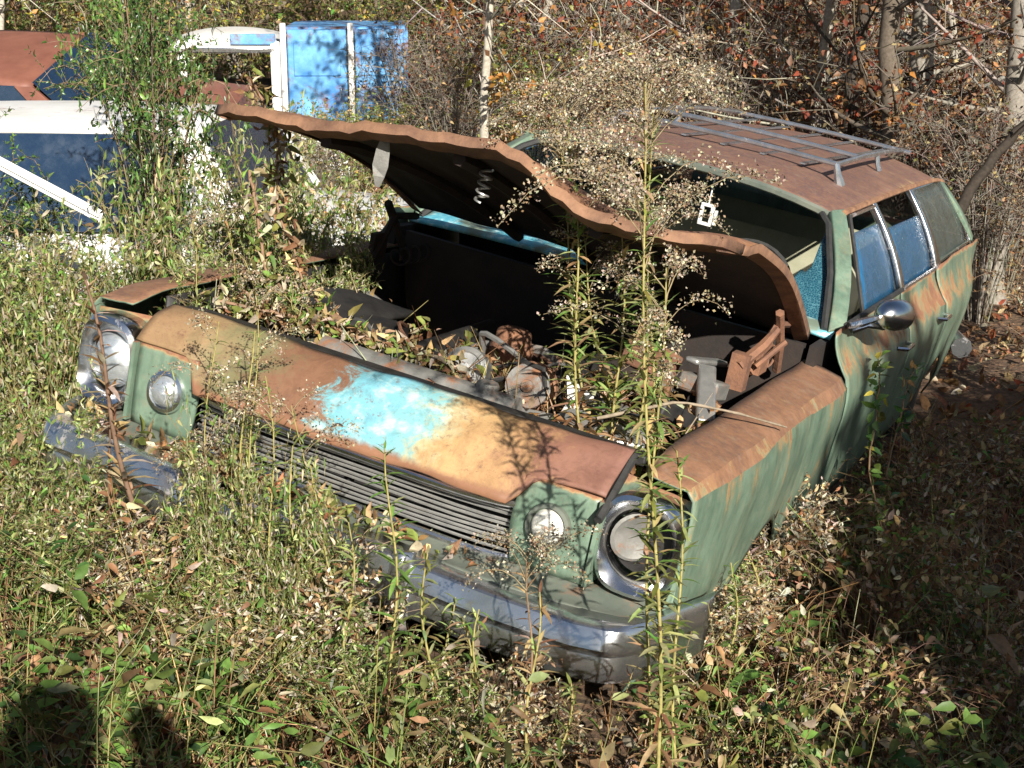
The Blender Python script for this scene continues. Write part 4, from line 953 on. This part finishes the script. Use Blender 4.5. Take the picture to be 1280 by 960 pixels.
# brush behind the wrecks
YB = dict(seed=55, h=2.0, spread=.95, nst=30, nbr=16, leaf_n=3800, leaf_len=.045, cols=(OLIVE, GREEN, YEL, PALE, TAN), lw=(4, 3, 2, 2, 2), arch=.4, aspect=.5)
RB = dict(seed=56, h=2.0, spread=.9, nst=30, nbr=18, leaf_n=2300, leaf_len=.05, cols=((.13, .065, .035), (.17, .045, .025), (.28, .12, .04), TAN, (.10, .09, .03)), lw=(5, 4, 1, 1, 1), arch=.4, aspect=.55, stemc=(.17, .145, .12))
TB = dict(seed=57, h=2.1, spread=.9, nst=40, nbr=18, leaf_n=1300, leaf_len=.045, cols=(TAN, BROWN, (.13, .07, .04), OLIVE), lw=(2, 3, 4, 1), arch=.35, aspect=.5, stemc=(.23, .20, .17))
r2 = np.random.default_rng(88)
BUSHES = [(30, 16.5, 'y', 1.2), (150, 17.5, 'y', 1.3), (235, 17, 'y', 1.1), (330, 19, 'y', 1.3), (450, 18, 'y', 1.2), (520, 14.5, 't', 1.0), (565, 16.5, 'y', 1.1), (90, 20, 'r', 1.3),
                                      (500, 12.5, 'y', .62), (560, 12.2, 't', .7), (430, 12.6, 'y', .55), (600, 13.5, 'r', .9), (660, 13, 'y', .8), (650, 15.5, 'r', 1.2), (720, 14.5, 't', 1.1), (760, 13.2, 'r', 1.0), (830, 15, 'r', 1.2), (900, 13.8, 't', 1.1),
                                      (950, 15.5, 'r', 1.2), (1010, 14, 't', 1.1), (1080, 13, 'r', 1.0), (1130, 15.5, 't', 1.2), (1180, 12.5, 'r', 1.0), (1230, 14, 't', 1.2), (1275, 12, 'r', .9), (1300, 15.5, 'r', 1.3), (1245, 10.8, 't', .8), (1210, 11.3, 'r', .8),
                                      (800, 18, 't', 1.4), (980, 19, 'r', 1.4), (1100, 18.5, 'r', 1.3), (1200, 18, 'r', 1.4), (700, 19, 'r', 1.4), (880, 20, 'r', 1.5), (610, 20, 'y', 1.4), (-20, 11.6, 'y', .45), (200, 12.0, 'y', .7), (300, 12.2, 'y', .52), (385, 12.4, 't', .55), (345, 13.4, 'y', .6), (470, 13.2, 'y', .6)]
ORD = 'first second third fourth fifth sixth seventh eighth ninth tenth eleventh twelfth thirteenth fourteenth fifteenth sixteenth seventeenth eighteenth nineteenth twentieth'.split()
seen = {}
for (u, Y, kind, sc) in sorted(BUSHES):
    near = Y < 14.8; kk = (kind, near); k = seen[kk] = seen.get(kk, -1) + 1
    p = spot(u, 100, Y); kw = {'y': YB, 'r': RB, 't': TB}[kind]
    what = {'y': 'yellow-green leafy bush', 'r': 'russet leaved bush', 't': 'nearly bare tan bush'}[kind]
    lab = ORD[k] + ' ' + what + ' from the left, ' + ('near' if near else 'back') + ' row before the woods'
    grp = {'y': 'yellow-green brush behind the wrecks', 'r': 'russet brush behind the wagon', 't': 'bare tan brush before the woods'}[kind]
    shrub(kind, {'y': 'leafy_bush', 'r': 'russet_bush', 't': 'bare_bush'}[kind], on_ground(p[0], p[1]), r2.uniform(0, 6.3), sc * r2.uniform(.9, 1.1), lab, 'bush', grp, **kw)

# trees ----------------------------------------------------------------
def tree_geo(seed, h, rad, lean, nlimb, leaf_n, cols, lw, barkc, leaf_len=.07):
    r = np.random.default_rng(seed); K = 16; t = np.linspace(0, 1, K)
    path = np.stack([lean[0] * t + .05 * np.cumsum(r.normal(0, 1, K)) * .6, lean[1] * t + .05 * np.cumsum(r.normal(0, 1, K)) * .6, h * t - .1], 1)
    g = Geo(); g.tubes(path[None], (rad * (1 - .75 * t) * (1 + .25 * np.exp(-t * 30)))[None], np.array([barkc]), 9)
    n = nlimb; tt = r.uniform(.10, .98, n); b0 = along(path, tt); az = r.uniform(0, 6.28, n); L = h * r.uniform(.10, .26, n) * (1.15 - .7 * tt)
    up = r.uniform(.1, .9, n); d = nrm(np.stack([np.cos(az), np.sin(az), up], 1)); b2 = b0 + d * L[:, None]; b1 = b0 + d * (L * .5)[:, None] + np.stack([r.normal(0, .1, n) * L, r.normal(0, .1, n) * L, -.08 * L], 1)
    lim = bez(b0, b1, b2, 7); g.tubes(lim, (rad * .30 * (1.1 - tt))[:, None] * np.linspace(1, .25, 7)[None], pal(r, n, (barkc,), None, .15), 5)
    m = n * 7; k = np.repeat(np.arange(n), 7); s = r.uniform(.2, 1, m); f = s * 6; i = np.minimum(f.astype(int), 5); c0 = lim[k, i] + (lim[k, i + 1] - lim[k, i]) * (f - i)[:, None]
    l2 = L[k] * r.uniform(.2, .5, m); d2 = nrm(d[k] * .7 + rdir(r, m, .3)); c2 = c0 + d2 * l2[:, None]; tw = bez(c0, c0 + d2 * l2[:, None] * .5 + r.normal(0, .03, (m, 3)), c2, 4)
    g.tubes(tw, np.full((1, 4), .006) * np.linspace(1, .5, 4), pal(r, m, (barkc,), None, .2), 3)
    gl = Geo(); k = r.integers(0, m, leaf_n); s = r.uniform(0, 1, leaf_n); p = tw[k, 0] + (tw[k, 3] - tw[k, 0]) * s[:, None] + r.normal(0, .04, (leaf_n, 3)); LL = leaf_len * r.uniform(.5, 1.3, leaf_n)
    gl.leaves(p, rdir(r, leaf_n, -.3), rdir(r, leaf_n, .4), LL, LL * .6, pal(r, leaf_n, cols, lw), r.uniform(0, .6, leaf_n), .4, True)
    return g.mesh('trunk'), gl.mesh('crown')
TV = [tree_geo(61, 7.5, .10, (.2, .1), 46, 2600, (BROWN, RED, ORANGE, TAN), (4, 3, 1, 2), (.13, .105, .085)),
      tree_geo(62, 6.5, .055, (-.3, .2), 46, 2200, (RED, BROWN, ORANGE), (3, 3, 2), (.34, .31, .27)),
      tree_geo(63, 8.0, .13, (.1, -.1), 44, 1500, (BROWN, TAN), (2, 1), (.24, .215, .19)),
      tree_geo(64, 6.0, .040, (.25, 0), 50, 2600, (ORANGE, YEL, BROWN, OLIVE), (2, 2, 2, 1), (.40, .36, .31)),
      tree_geo(65, 7.0, .075, (-.1, 0), 50, 1200, (BROWN, RED), (2, 1), (.07, .058, .05))]
def tree(var, base, rz, sc, label, group, lean=0.0):
    e = empty('tree', base, rz); e.scale = (sc,) * 3; e.rotation_euler = (0, lean, rz)
    link('trunk', TV[var][0], BARK, e); o = link('crown', TV[var][1], LEAF, e); o['kind'] = 'stuff'
    return tag(e, label, 'tree', group)
def tree_at(u, Y, var, rz, sc, label, group=None, lean=0.0):
    p = spot(u, 150, Y); return tree(var, on_ground(p[0], p[1]), rz, sc, label, group, lean)
tree_at(1128, 11.8, 0, .3, 1.0, 'dark trunked tree with spreading bare limbs behind the wagon\'s tail', lean=-.05)
tree_at(1152, 12.6, 2, 1.0, .95, 'pale barked tree close beside the dark trunk behind the wagon\'s tail', lean=-.04)
tree_at(1052, 12.8, 4, 2.0, 1.0, 'slim black trunked tree behind the roof rack', lean=-.05)
tree_at(622, 11.2, 3, 0.5, .95, 'slender pale sapling behind the open hood', lean=-.10)
tree_at(990, 13.6, 1, 2.6, 1.1, 'crooked grey sapling behind the middle of the roof rack', lean=-.04)
tree_at(1262, 11.5, 2, 3.0, .8, 'grey trunk at the right edge of the woods', lean=-.06)
tree_at(880, 14.2, 1, 4.2, 1.15, 'grey sapling behind the front of the roof rack', lean=-.02)
r3 = np.random.default_rng(99)
FOREST = sorted([(float(r3.uniform(560, 1420) if i < 60 else r3.uniform(-150, 600)), float(r3.uniform(14.5, 34)), int(r3.choice([0, 1, 2, 3, 4], p=[.2, .27, .2, .15, .18]))) for i in range(84)])
BARKW = ('brown barked', 'slim grey', 'thick pale grey', 'thin pale', 'blackish')
seen = {}
for (u, Y, v) in FOREST:
    far = Y > 21; side = 'behind the wagon' if u > 580 else 'behind the blue van'
    if far: lab = BARKW[v] + ' tree deep in the woods ' + side
    else:
        k = seen[(v, side)] = seen.get((v, side), -1) + 1
        lab = ORD[k] + ' ' + BARKW[v] + ' tree from the left, near woods ' + side
    tree_at(u, Y, v, r3.uniform(0, 6.3), r3.uniform(.85, 1.25), lab, (BARKW[v] + ' trees deep in the woods ' if far else 'trees at the near edge of the woods ') + side, r3.normal(-.03, .03))
# leaning dark dead limb at the right
e = empty('fallen_limb', spot(1180, 300, 9.0)); b_ = spot(1180, 300, 9.0); g = Geo()
P = np.array([spot(1180, 300, 9.0), spot(1215, 235, 9.1), spot(1245, 190, 9.2), spot(1300, 135, 9.3), spot(1360, 40, 9.4)]) - b_
P = np.concatenate([[P[0] + np.array([-.25, -.1, -1.3])], P]); tt = np.linspace(0, 1, 24)
g.tubes(along(P, tt)[None] + r3.normal(0, .008, (1, 24, 3)), np.linspace(.045, .022, 24)[None], np.array([[.045, .036, .03]]), 7)
q = along(P, r3.uniform(.2, 1, 14)); dd = rdir(r3, 14, .2) * .45
g.tubes(bez(q, q + dd * .5 + .03, q + dd, 5), np.linspace(.008, .003, 5)[None], np.array([[.07, .055, .045]]), 4)
g.build('limb', BARK, e); tag(e, 'black leaning dead limb right of the wagon\'s tail', 'branch')
# broad cedar outside the frame whose shade covers the right of the picture
r4 = np.random.default_rng(17)
ce = empty('cedar_tree', on_ground(5.7, -4.0)); g = Geo(); g.tubes(np.array([[[0, 0, -.1], [.05, 0, 1.5], [0, .05, 3.5], [0, 0, 5.6]]]), np.array([[.2, .15, .1, .02]]), np.array([[.14, .10, .08]]), 9); 
n = 220; zz = r4.uniform(.15, 5.7, n); az = r4.uniform(0, 6.28, n); R_ = 3.2 * np.sqrt(np.clip(1 - (zz / 5.95) ** 3, .02, 1)); 
b0 = np.stack([0 * zz, 0 * zz, zz * .95], 1); b2 = np.stack([np.cos(az) * R_, np.sin(az) * R_, zz], 1); br = bez(b0, (b0 + b2) / 2 + np.array([0, 0, .15]), b2, 6); g.tubes(br, np.linspace(.03, .008, 6)[None], np.array([[.14, .10, .08]]), 4); g.build('trunk', BARK, ce)
N = 24000; k = r4.integers(0, n, N); s = r4.uniform(.25, 1, N) ** .7; f = s * 5; i = np.minimum(f.astype(int), 4); p = br[k, i] + (br[k, i + 1] - br[k, i]) * (f - i)[:, None] + r4.normal(0, .11, (N, 3))
p[:, 2] = np.maximum(p[:, 2], .05)
gl = Geo(); gl.leaves(p, rdir(r4, N, .2), rdir(r4, N, .4), r4.uniform(.16, .32, N), r4.uniform(.10, .18, N), pal(r4, N, (DGREEN, (.06, .11, .04))), .2, .4, True); o = gl.build('crown', LEAF, ce); o['kind'] = 'stuff'
tag(ce, 'broad dense cedar standing to the right, outside the picture, shading the weeds', 'tree')

# ------------------------------------------------------------------ broad-leaved seedlings with separate leaves
def leaf_mesh(seed, L, W, bend, col):
    g = Geo(); nu, nvv = 9, 5; V = []; T = []
    for i in range(nu):
        t = i / (nu - 1); w = W * .5 * (math.sin(math.pi * t ** .8) ** .8 if 0 < t < 1 else 0)
        for j in range(nvv):
            a = (j / (nvv - 1)) * 2 - 1
            V.append((t * L, a * w * (1 + .06 * math.sin(t * 40)), -bend * L * t * t + abs(a) * w * .35 + .02 * L * math.sin(t * 14 + a * 3)))
    for i in range(nu - 1):
        for j in range(nvv - 1):
            a = i * nvv + j; T += [(a, a + nvv, a + nvv + 1), (a, a + nvv + 1, a + 1)]
    g.add(np.array(V), np.array(T), np.tile(np.array([col]), (len(V), 1))); me = g.mesh('leaf'); me.materials.append(LEAF); me.shade_smooth(); return me
BL = {'g': leaf_mesh(1, .11, .052, .35, (.10, .19, .04)), 'o': leaf_mesh(2, .12, .060, .6, (.20, .20, .07)), 'b': leaf_mesh(3, .12, .055, .9, (.26, .16, .09)), 'y': leaf_mesh(4, .09, .035, .2, (.50, .42, .08)), 'p': leaf_mesh(5, .085, .030, .3, (.20, .30, .09))}
def seedling(base, h, lean, kinds, seed, label, sc=1.0, group='broad-leaved seedlings in the foreground', t0=.35):
    r = np.random.default_rng(seed); e = empty('seedling', base); K = 9; t = np.linspace(0, 1, K)
    path = np.stack([lean[0] * t ** 1.4, lean[1] * t ** 1.4, h * t], 1); g = Geo(); g.tubes(path[None], (.0045 * (1 - .6 * t))[None], np.array([[.30, .22, .10]]), 5); g.build('stem', BARK, e)
    n = len(kinds)
    for i, k in enumerate(kinds):
        p = along(path, np.array([t0 + (1 - t0) * i / max(1, n - 1)]))[0]; o = link('leaf', BL[k], None, e); o.location = p; az = i * 2.4 + r.uniform(-.4, .4); o.rotation_euler = (r.uniform(-.4, .4), r.uniform(-.5, .35), az); o.scale = (sc * r.uniform(.75, 1.15),) * 3
    return tag(e, label, 'seedling', group)
seedling(front_at(735, 0.49), .34, (-.02, .06), 'oobgob', 1, 'seedling with large browning leaves below the bumper\'s driver end')
seedling(front_at(780, 0.56), .22, (.02, .02), 'boob', 2, 'seedling with curled brown leaves at the goldenrod foot')
seedling(front_at(95, 0.16), .20, (0, .02), 'gggp', 3, 'bright green seedling among the weeds at the far left')
seedling(front_at(270, 0.30), .30, (-.1, .06), 'obyogo', 4, 'leaning seedling with olive and brown leaves left of centre')
seedling(front_at(640, 0.55), .18, (0, .02), 'ggpg', 5, 'small green seedling at the bottom centre')
seedling(base_at(935, 950), .26, (.03, .02), 'gggpg', 6, 'green seedling at the bottom right of the goldenrod')
seedling(base_at(1000, 880), .30, (.02, .04), 'ggpgg', 7, 'green leafed seedling in the brambles at the lower right')
seedling(front_at(520, 0.34), .34, (.02, .06), 'oogpo', 8, 'seedling with a big olive leaf below the bumper centre')
seedling(front_at(440, 0.39), .14, (0, .0), 'ypg', 9, 'tiny seedling with one bright yellow leaf')
seedling(front_at(400, 0.16), .42, (-.02, .06), 'gpgggp', 10, 'green seedling rising against the grille\'s passenger end')
seedling(base_at(1225, 945), .50, (.0, .05), 'bobo', 11, 'bare twiggy seedling with two brown leaves at the lower right edge')
seedling(base_at(1090, 760), .25, (.02, .0), 'gpg', 12, 'green seedling in the shade of the right side')

# vine over the passenger edge of the hood into the bay
e = empty('dry_vine', car_w((-.62, .45, .80))); o0 = car_w((-.62, .45, .80)); g = Geo(); gl = Geo(); r5 = np.random.default_rng(31)
def vine(pts, n, cols):
    P = np.array([car_w(p) for p in pts]) - o0; K = 40; path = along(P, np.linspace(0, 1, K)) + np.cumsum(r5.normal(0, .006, (K, 3)), 0) * .6
    g.tubes(path[None], np.linspace(.006, .003, K)[None], np.array([[.24, .15, .10]]), 5)
    p = along(path, r5.uniform(0, 1, n)) + r5.normal(0, .018, (n, 3)); L = r5.uniform(.018, .048, n)
    gl.leaves(p, rdir(r5, n, -.3), rdir(r5, n, .2), L, L * .45, pal(r5, n, cols), r5.uniform(.3, 1.1, n), .6)
vine([(-.86, .55, 1.52), (-.80, .7, 1.36), (-.70, .62, 1.15), (-.50, .50, .97), (-.28, .45, .86)], 300, (TAN, GREYTAN, BROWN, OLIVE))
vine([(-.78, .5, 1.25), (-.60, .42, .96), (-.40, .34, .90), (-.15, .36, .88)], 260, (TAN, OLIVE, GREEN, GREYTAN))
vine([(-.70, .3, .90), (-.45, .40, .88), (-.15, .42, .87), (.1, .40, .87)], 380, (TAN, GREYTAN, OLIVE, BROWN))
g.build('stem', BARK, e); oo = gl.build('leaves', DRY, e); oo['kind'] = 'stuff'; tag(e, 'dry vine with curled leaves climbing from the bay to the open hood', 'vine')
# creeper shadowing the door
e = empty('creeper', on_ground(1.35, 4.75)); g = Geo(); gl = Geo(); o0 = np.array(e.location)
def creeper(P, n, cols, L0=.045):
    P = np.array(P) - o0; path = along(P, np.linspace(0, 1, 24)) + np.cumsum(r5.normal(0, .006, (24, 3)), 0) * .6; g.tubes(path[None], np.linspace(.005, .002, 24)[None], np.array([[.20, .13, .08]]), 4)
    p = along(path, r5.uniform(.2, 1, n)) + r5.normal(0, .012, (n, 3)); L = L0 * r5.uniform(.6, 1.3, n); gl.leaves(p, rdir(r5, n, .1), rdir(r5, n, .6), L, L * .5, pal(r5, n, cols), .3, .35)
creeper([on_ground(1.35, 4.75), car_w((1.12, 1.75, .55)), car_w((1.06, 1.95, .78)), car_w((1.02, 2.05, .92))], 60, (DGREEN, GREEN, OLIVE, YEL))
creeper([on_ground(1.45, 4.85), car_w((1.14, 2.0, .5)), car_w((1.08, 2.4, .72)), car_w((1.05, 2.7, .80))], 40, (DGREEN, GREEN, ORANGE))
g.build('stem', BARK, e); oo = gl.build('leaves', GLOSSLEAF, e); oo['kind'] = 'stuff'; tag(e, 'green creeper climbing the wagon\'s driver door', 'creeper')
# twig lying over the driver fender
e = empty('twig', car_w((.80, .62, .93))); g = Geo(); o0 = car_w((.80, .62, .93)); P = np.array([car_w(p) for p in ((.55, .35, .88), (.72, .52, .95), (.86, .62, .94), (.98, .80, .895))]) - o0
g.tubes(along(P, np.linspace(0, 1, 14))[None], np.linspace(.0055, .003, 14)[None] * (1 + .25 * np.sin(np.arange(14) * 2.3))[None], np.array([[.26, .21, .16]]), 5); g.build('stick', BARK, e); tag(e, 'pale bent twig lying across the driver side fender', 'twig')

# ------------------------------------------------------------------ uncountable ground cover
def in_car(p, m=0.0):
    q = w_car(p); return (np.abs(q[:, 0]) < .97 + m) & (q[:, 1] > -.16 - m) & (q[:, 1] < 5.35 + m)
def scatter(r, N, box):
    x = r.uniform(box[0], box[1], N); y = r.uniform(box[2], box[3], N); return np.stack([x, y, ground_z(x, y)], 1)
r6 = np.random.default_rng(41)
# fallen leaves
g = Geo(); p = np.concatenate([scatter(r6, 26000, (-2.6, 2.8, 2.6, 7)), scatter(r6, 12000, (-6, 7, 7, 16))]); p = p[~in_car(p, -.05)]; N = len(p); p[:, 2] += r6.uniform(0, .04, N)
L = r6.uniform(.025, .065, N) * np.where(p[:, 1] > 7, 1.7, 1); g.leaves(p, rdir(r6, N, .15), rdir(r6, N, 1.2), L, L * .55, pal(r6, N, (BROWN, TAN, (.28, .14, .08), RED, GREYTAN), (4, 3, 3, 1, 1)), r6.uniform(-.2, .7, N), .5)
tag(g.build('fallen_leaves', DRY), 'brown fallen leaves covering the ground', 'leaves', kind='stuff')
# low green weeds, thick on the left and thinner to the right
g = Geo(); gs = Geo(); n = 9500; b = scatter(r6, n, (-2.6, 1.6, 2.5, 6.2)); b = b[~in_car(b, .02)]
nc = 420; cc = scatter(r6, nc, (-2.7, 1.7, 2.4, 6.3)); ci = np.argmin((b[:, None, 0] - cc[None, :, 0]) ** 2 + (b[:, None, 1] - cc[None, :, 1]) ** 2, axis=1)
c_den = r6.uniform(.25, 1.1, nc); c_h = r6.gamma(3.0, .075, nc) + .05; c_dry = r6.uniform(0, 1, nc) < .34 + .30 * sstep(-.6, .6, cc[:, 0]); c_tone = r6.uniform(.55, 1.25, nc); c_leaf = r6.choice([.6, .85, 1.0, 1.5, 2.1], nc, p=[.2, .25, .3, .18, .07]); c_asp = r6.uniform(.18, .62, nc)
keep = r6.uniform(0, 1, len(b)) < np.clip(c_den[ci] * (1 - .5 * sstep(-.7, .5, b[:, 0])), .06, 1); b = b[keep]; ci = ci[keep]; n = len(b)
q = w_car(b); near = sstep(.55, .0, -q[:, 1]) * (np.abs(q[:, 0]) < 1.1)
h = np.clip(c_h[ci], .05, .50) * r6.uniform(.5, 1.15, n) * (1 - .25 * near); ln = r6.normal(0, .38, (n, 2)) * h[:, None]; ln[:, 1] -= .1 * h
p2 = b + np.concatenate([ln, h[:, None]], 1); p1 = b + np.concatenate([ln * .2, h[:, None] * .6], 1); st = bez(b, p1, p2, 5)
sc_ = pal(r6, n, ((.24, .2, .09), (.2, .13, .07), (.15, .2, .06))); gs.tubes(st, np.linspace(.0022, .001, 5)[None], sc_, 3)
m = 12; k = np.repeat(np.arange(n), m); t = np.tile(np.linspace(.15, 1, m), n) + r6.normal(0, .03, n * m); f = np.clip(t, 0, 1) * 4; i = np.minimum(f.astype(int), 3); p = st[k, i] + (st[k, i + 1] - st[k, i]) * (f - i)[:, None]
az = r6.uniform(0, 6.28, n * m); d = np.stack([np.cos(az), np.sin(az), r6.normal(.25, .45, n * m)], 1); L = r6.uniform(.014, .040, n * m) * c_leaf[ci[k]]
dry = c_dry[ci[k]] ^ (r6.uniform(0, 1, n * m) < .10); c = pal(r6, n * m, (GREEN, PALE, OLIVE, (.16, .26, .06), DGREEN), (3, 2, 2, 3, 2)); c[dry] = pal(r6, dry.sum(), (TAN, BROWN, GREYTAN, (.30, .17, .09), OLIVE))
bnd = np.where(dry, r6.uniform(.2, 1.2, n * m), r6.uniform(0, .6, n * m))
g.leaves(p, d, rdir(r6, n * m, 1.2), L, L * np.clip(c_asp[ci[k]] * r6.uniform(.8, 1.2, n * m), .12, .7), np.clip(c * c_tone[ci[k]][:, None], .004, .7), bnd, .4)
tag(g.build('low_weeds', LEAF), 'low green and dry weeds covering the foreground', 'weeds', kind='stuff')
# dry stems and grass
n = 7000; b = scatter(r6, n, (-2.6, 2.8, 2.5, 7.2)); b = b[~in_car(b, .0)]; n = len(b); h = r6.uniform(.08, .38, n); ln = r6.normal(0, .6, (n, 2)) * h[:, None]
p2 = b + np.concatenate([ln, (h * r6.uniform(.3, 1, n))[:, None]], 1); p1 = b + np.concatenate([ln * .3, h[:, None] * .7], 1)
gs.tubes(bez(b, p1, p2, 5), np.linspace(.0022, .0008, 5)[None], pal(r6, n, (TAN, GREYTAN, BROWN, (.30, .22, .10)), (3, 2, 3, 2)), 3)
tag(gs.build('dry_grass', BARK), 'dry grass and weed stems over the foreground', 'grass', kind='stuff')
# litter lodged in the wagon's bay and on the valance
g = Geo(); n = 1500; q = np.stack([r6.uniform(-.75, .78, n), r6.uniform(.22, 1.1, n), r6.uniform(.72, .83, n)], 1)
v = np.stack([np.clip(r6.normal(-.25, .3, 420), -.9, .9), r6.uniform(-.10, -.02, 420), np.full(420, .535)], 1); q = np.concatenate([q, v]); n = len(q)
p = np.array([car_w(a) for a in q]); L = r6.uniform(.02, .06, n); g.leaves(p, rdir(r6, n, .1), rdir(r6, n, .8), L, L * .5, pal(r6, n, (TAN, BROWN, GREYTAN, OLIVE, (.30, .15, .07))), r6.uniform(0, .8, n), .5)
b = np.array([car_w(a) for a in np.stack([r6.uniform(-.75, .75, 260), r6.uniform(.25, .9, 260), r6.uniform(.70, .82, 260)], 1)]); dd = rdir(r6, 260, .5) * r6.uniform(.06, .25, (260, 1))
g.tubes(bez(b, b + dd * .6, b + dd, 4), np.linspace(.003, .001, 4)[None], pal(r6, 260, (TAN, GREYTAN, BROWN)), 3)
n = 700; px = r6.uniform(-2.0, -.5, n); py = 7.9 + r6.uniform(-.9, .7, n); pz = ground_z(-2.0, 7.6) - .28 + .93 + r6.uniform(0, .03, n); L = r6.uniform(.02, .06, n); p = np.stack([px, py, pz], 1)
gw = Geo(); gw.leaves(p, rdir(r6, n, .05), rdir(r6, n, 1.2), L, L * .5, pal(r6, n, (TAN, BROWN, OLIVE, GREYTAN)), r6.uniform(0, .6, n), .5)
tag(gw.build('deck_litter', DRY), 'dead leaves lying on the white sedan\'s deck', 'leaves', kind='stuff')
tag(g.build('bay_litter', DRY), 'dead leaves and twigs lodged in the wagon\'s engine bay', 'leaves', kind='stuff')

# ------------------------------------------------------------------ the photographer, whose shadow falls at the lower left
def person():
    e = empty('person', on_ground(.02, -.64, 0)); H = 1.78
    pts = {'pel': (0, 0, .95), 'chest': (0, .02, 1.28), 'neck': (0, .03, 1.50), 'head': (0, .06, 1.62), 'top': (0, .05, 1.76)}
    V = [(0, 0, .95), (0, .01, 1.12), (0, .02, 1.32), (0, .02, 1.47), (0, .04, 1.56), (0, .06, 1.66), (0, .05, 1.78)]
    Rd = [.19, .19, .22, .075, .085, .12, .09]; E_ = [(0, 1), (1, 2), (2, 3), (3, 4), (4, 5), (5, 6)]
    for s in (1, -1):
        k = len(V); V += [(s * .20, .02, 1.42), (s * .30, .10, 1.20), (s * .14, .34, 1.50), (s * .09, .40, 1.56)]; Rd += [.09, .085, .06, .05]; E_ += [(2, k), (k, k + 1), (k + 1, k + 2), (k + 2, k + 3)]
        k = len(V); V += [(s * .11, 0, .88), (s * .13, .03, .50), (s * .14, -.01, .08), (s * .15, .14, .04)]; Rd += [.10, .07, .05, .045]; E_ += [(0, k), (k, k + 1), (k + 1, k + 2), (k + 2, k + 3)]
    me = bpy.data.meshes.new('body'); me.from_pydata(V, E_, []); o = link('body', me, mat_simple('dark_jacket', (.05, .06, .09), (.09, .09, .11), 8, .8), e)
    m = o.modifiers.new('skin', 'SKIN'); 
    for i, sv_ in enumerate(me.skin_vertices[0].data): sv_.radius = (Rd[i], Rd[i]); sv_.use_root = (i == 0)
    m2 = o.modifiers.new('sub', 'SUBSURF'); m2.levels = 1; m2.render_levels = 2
    tag(e, 'photographer in a dark jacket standing behind the camera, seen only as a shadow', 'person')
person()
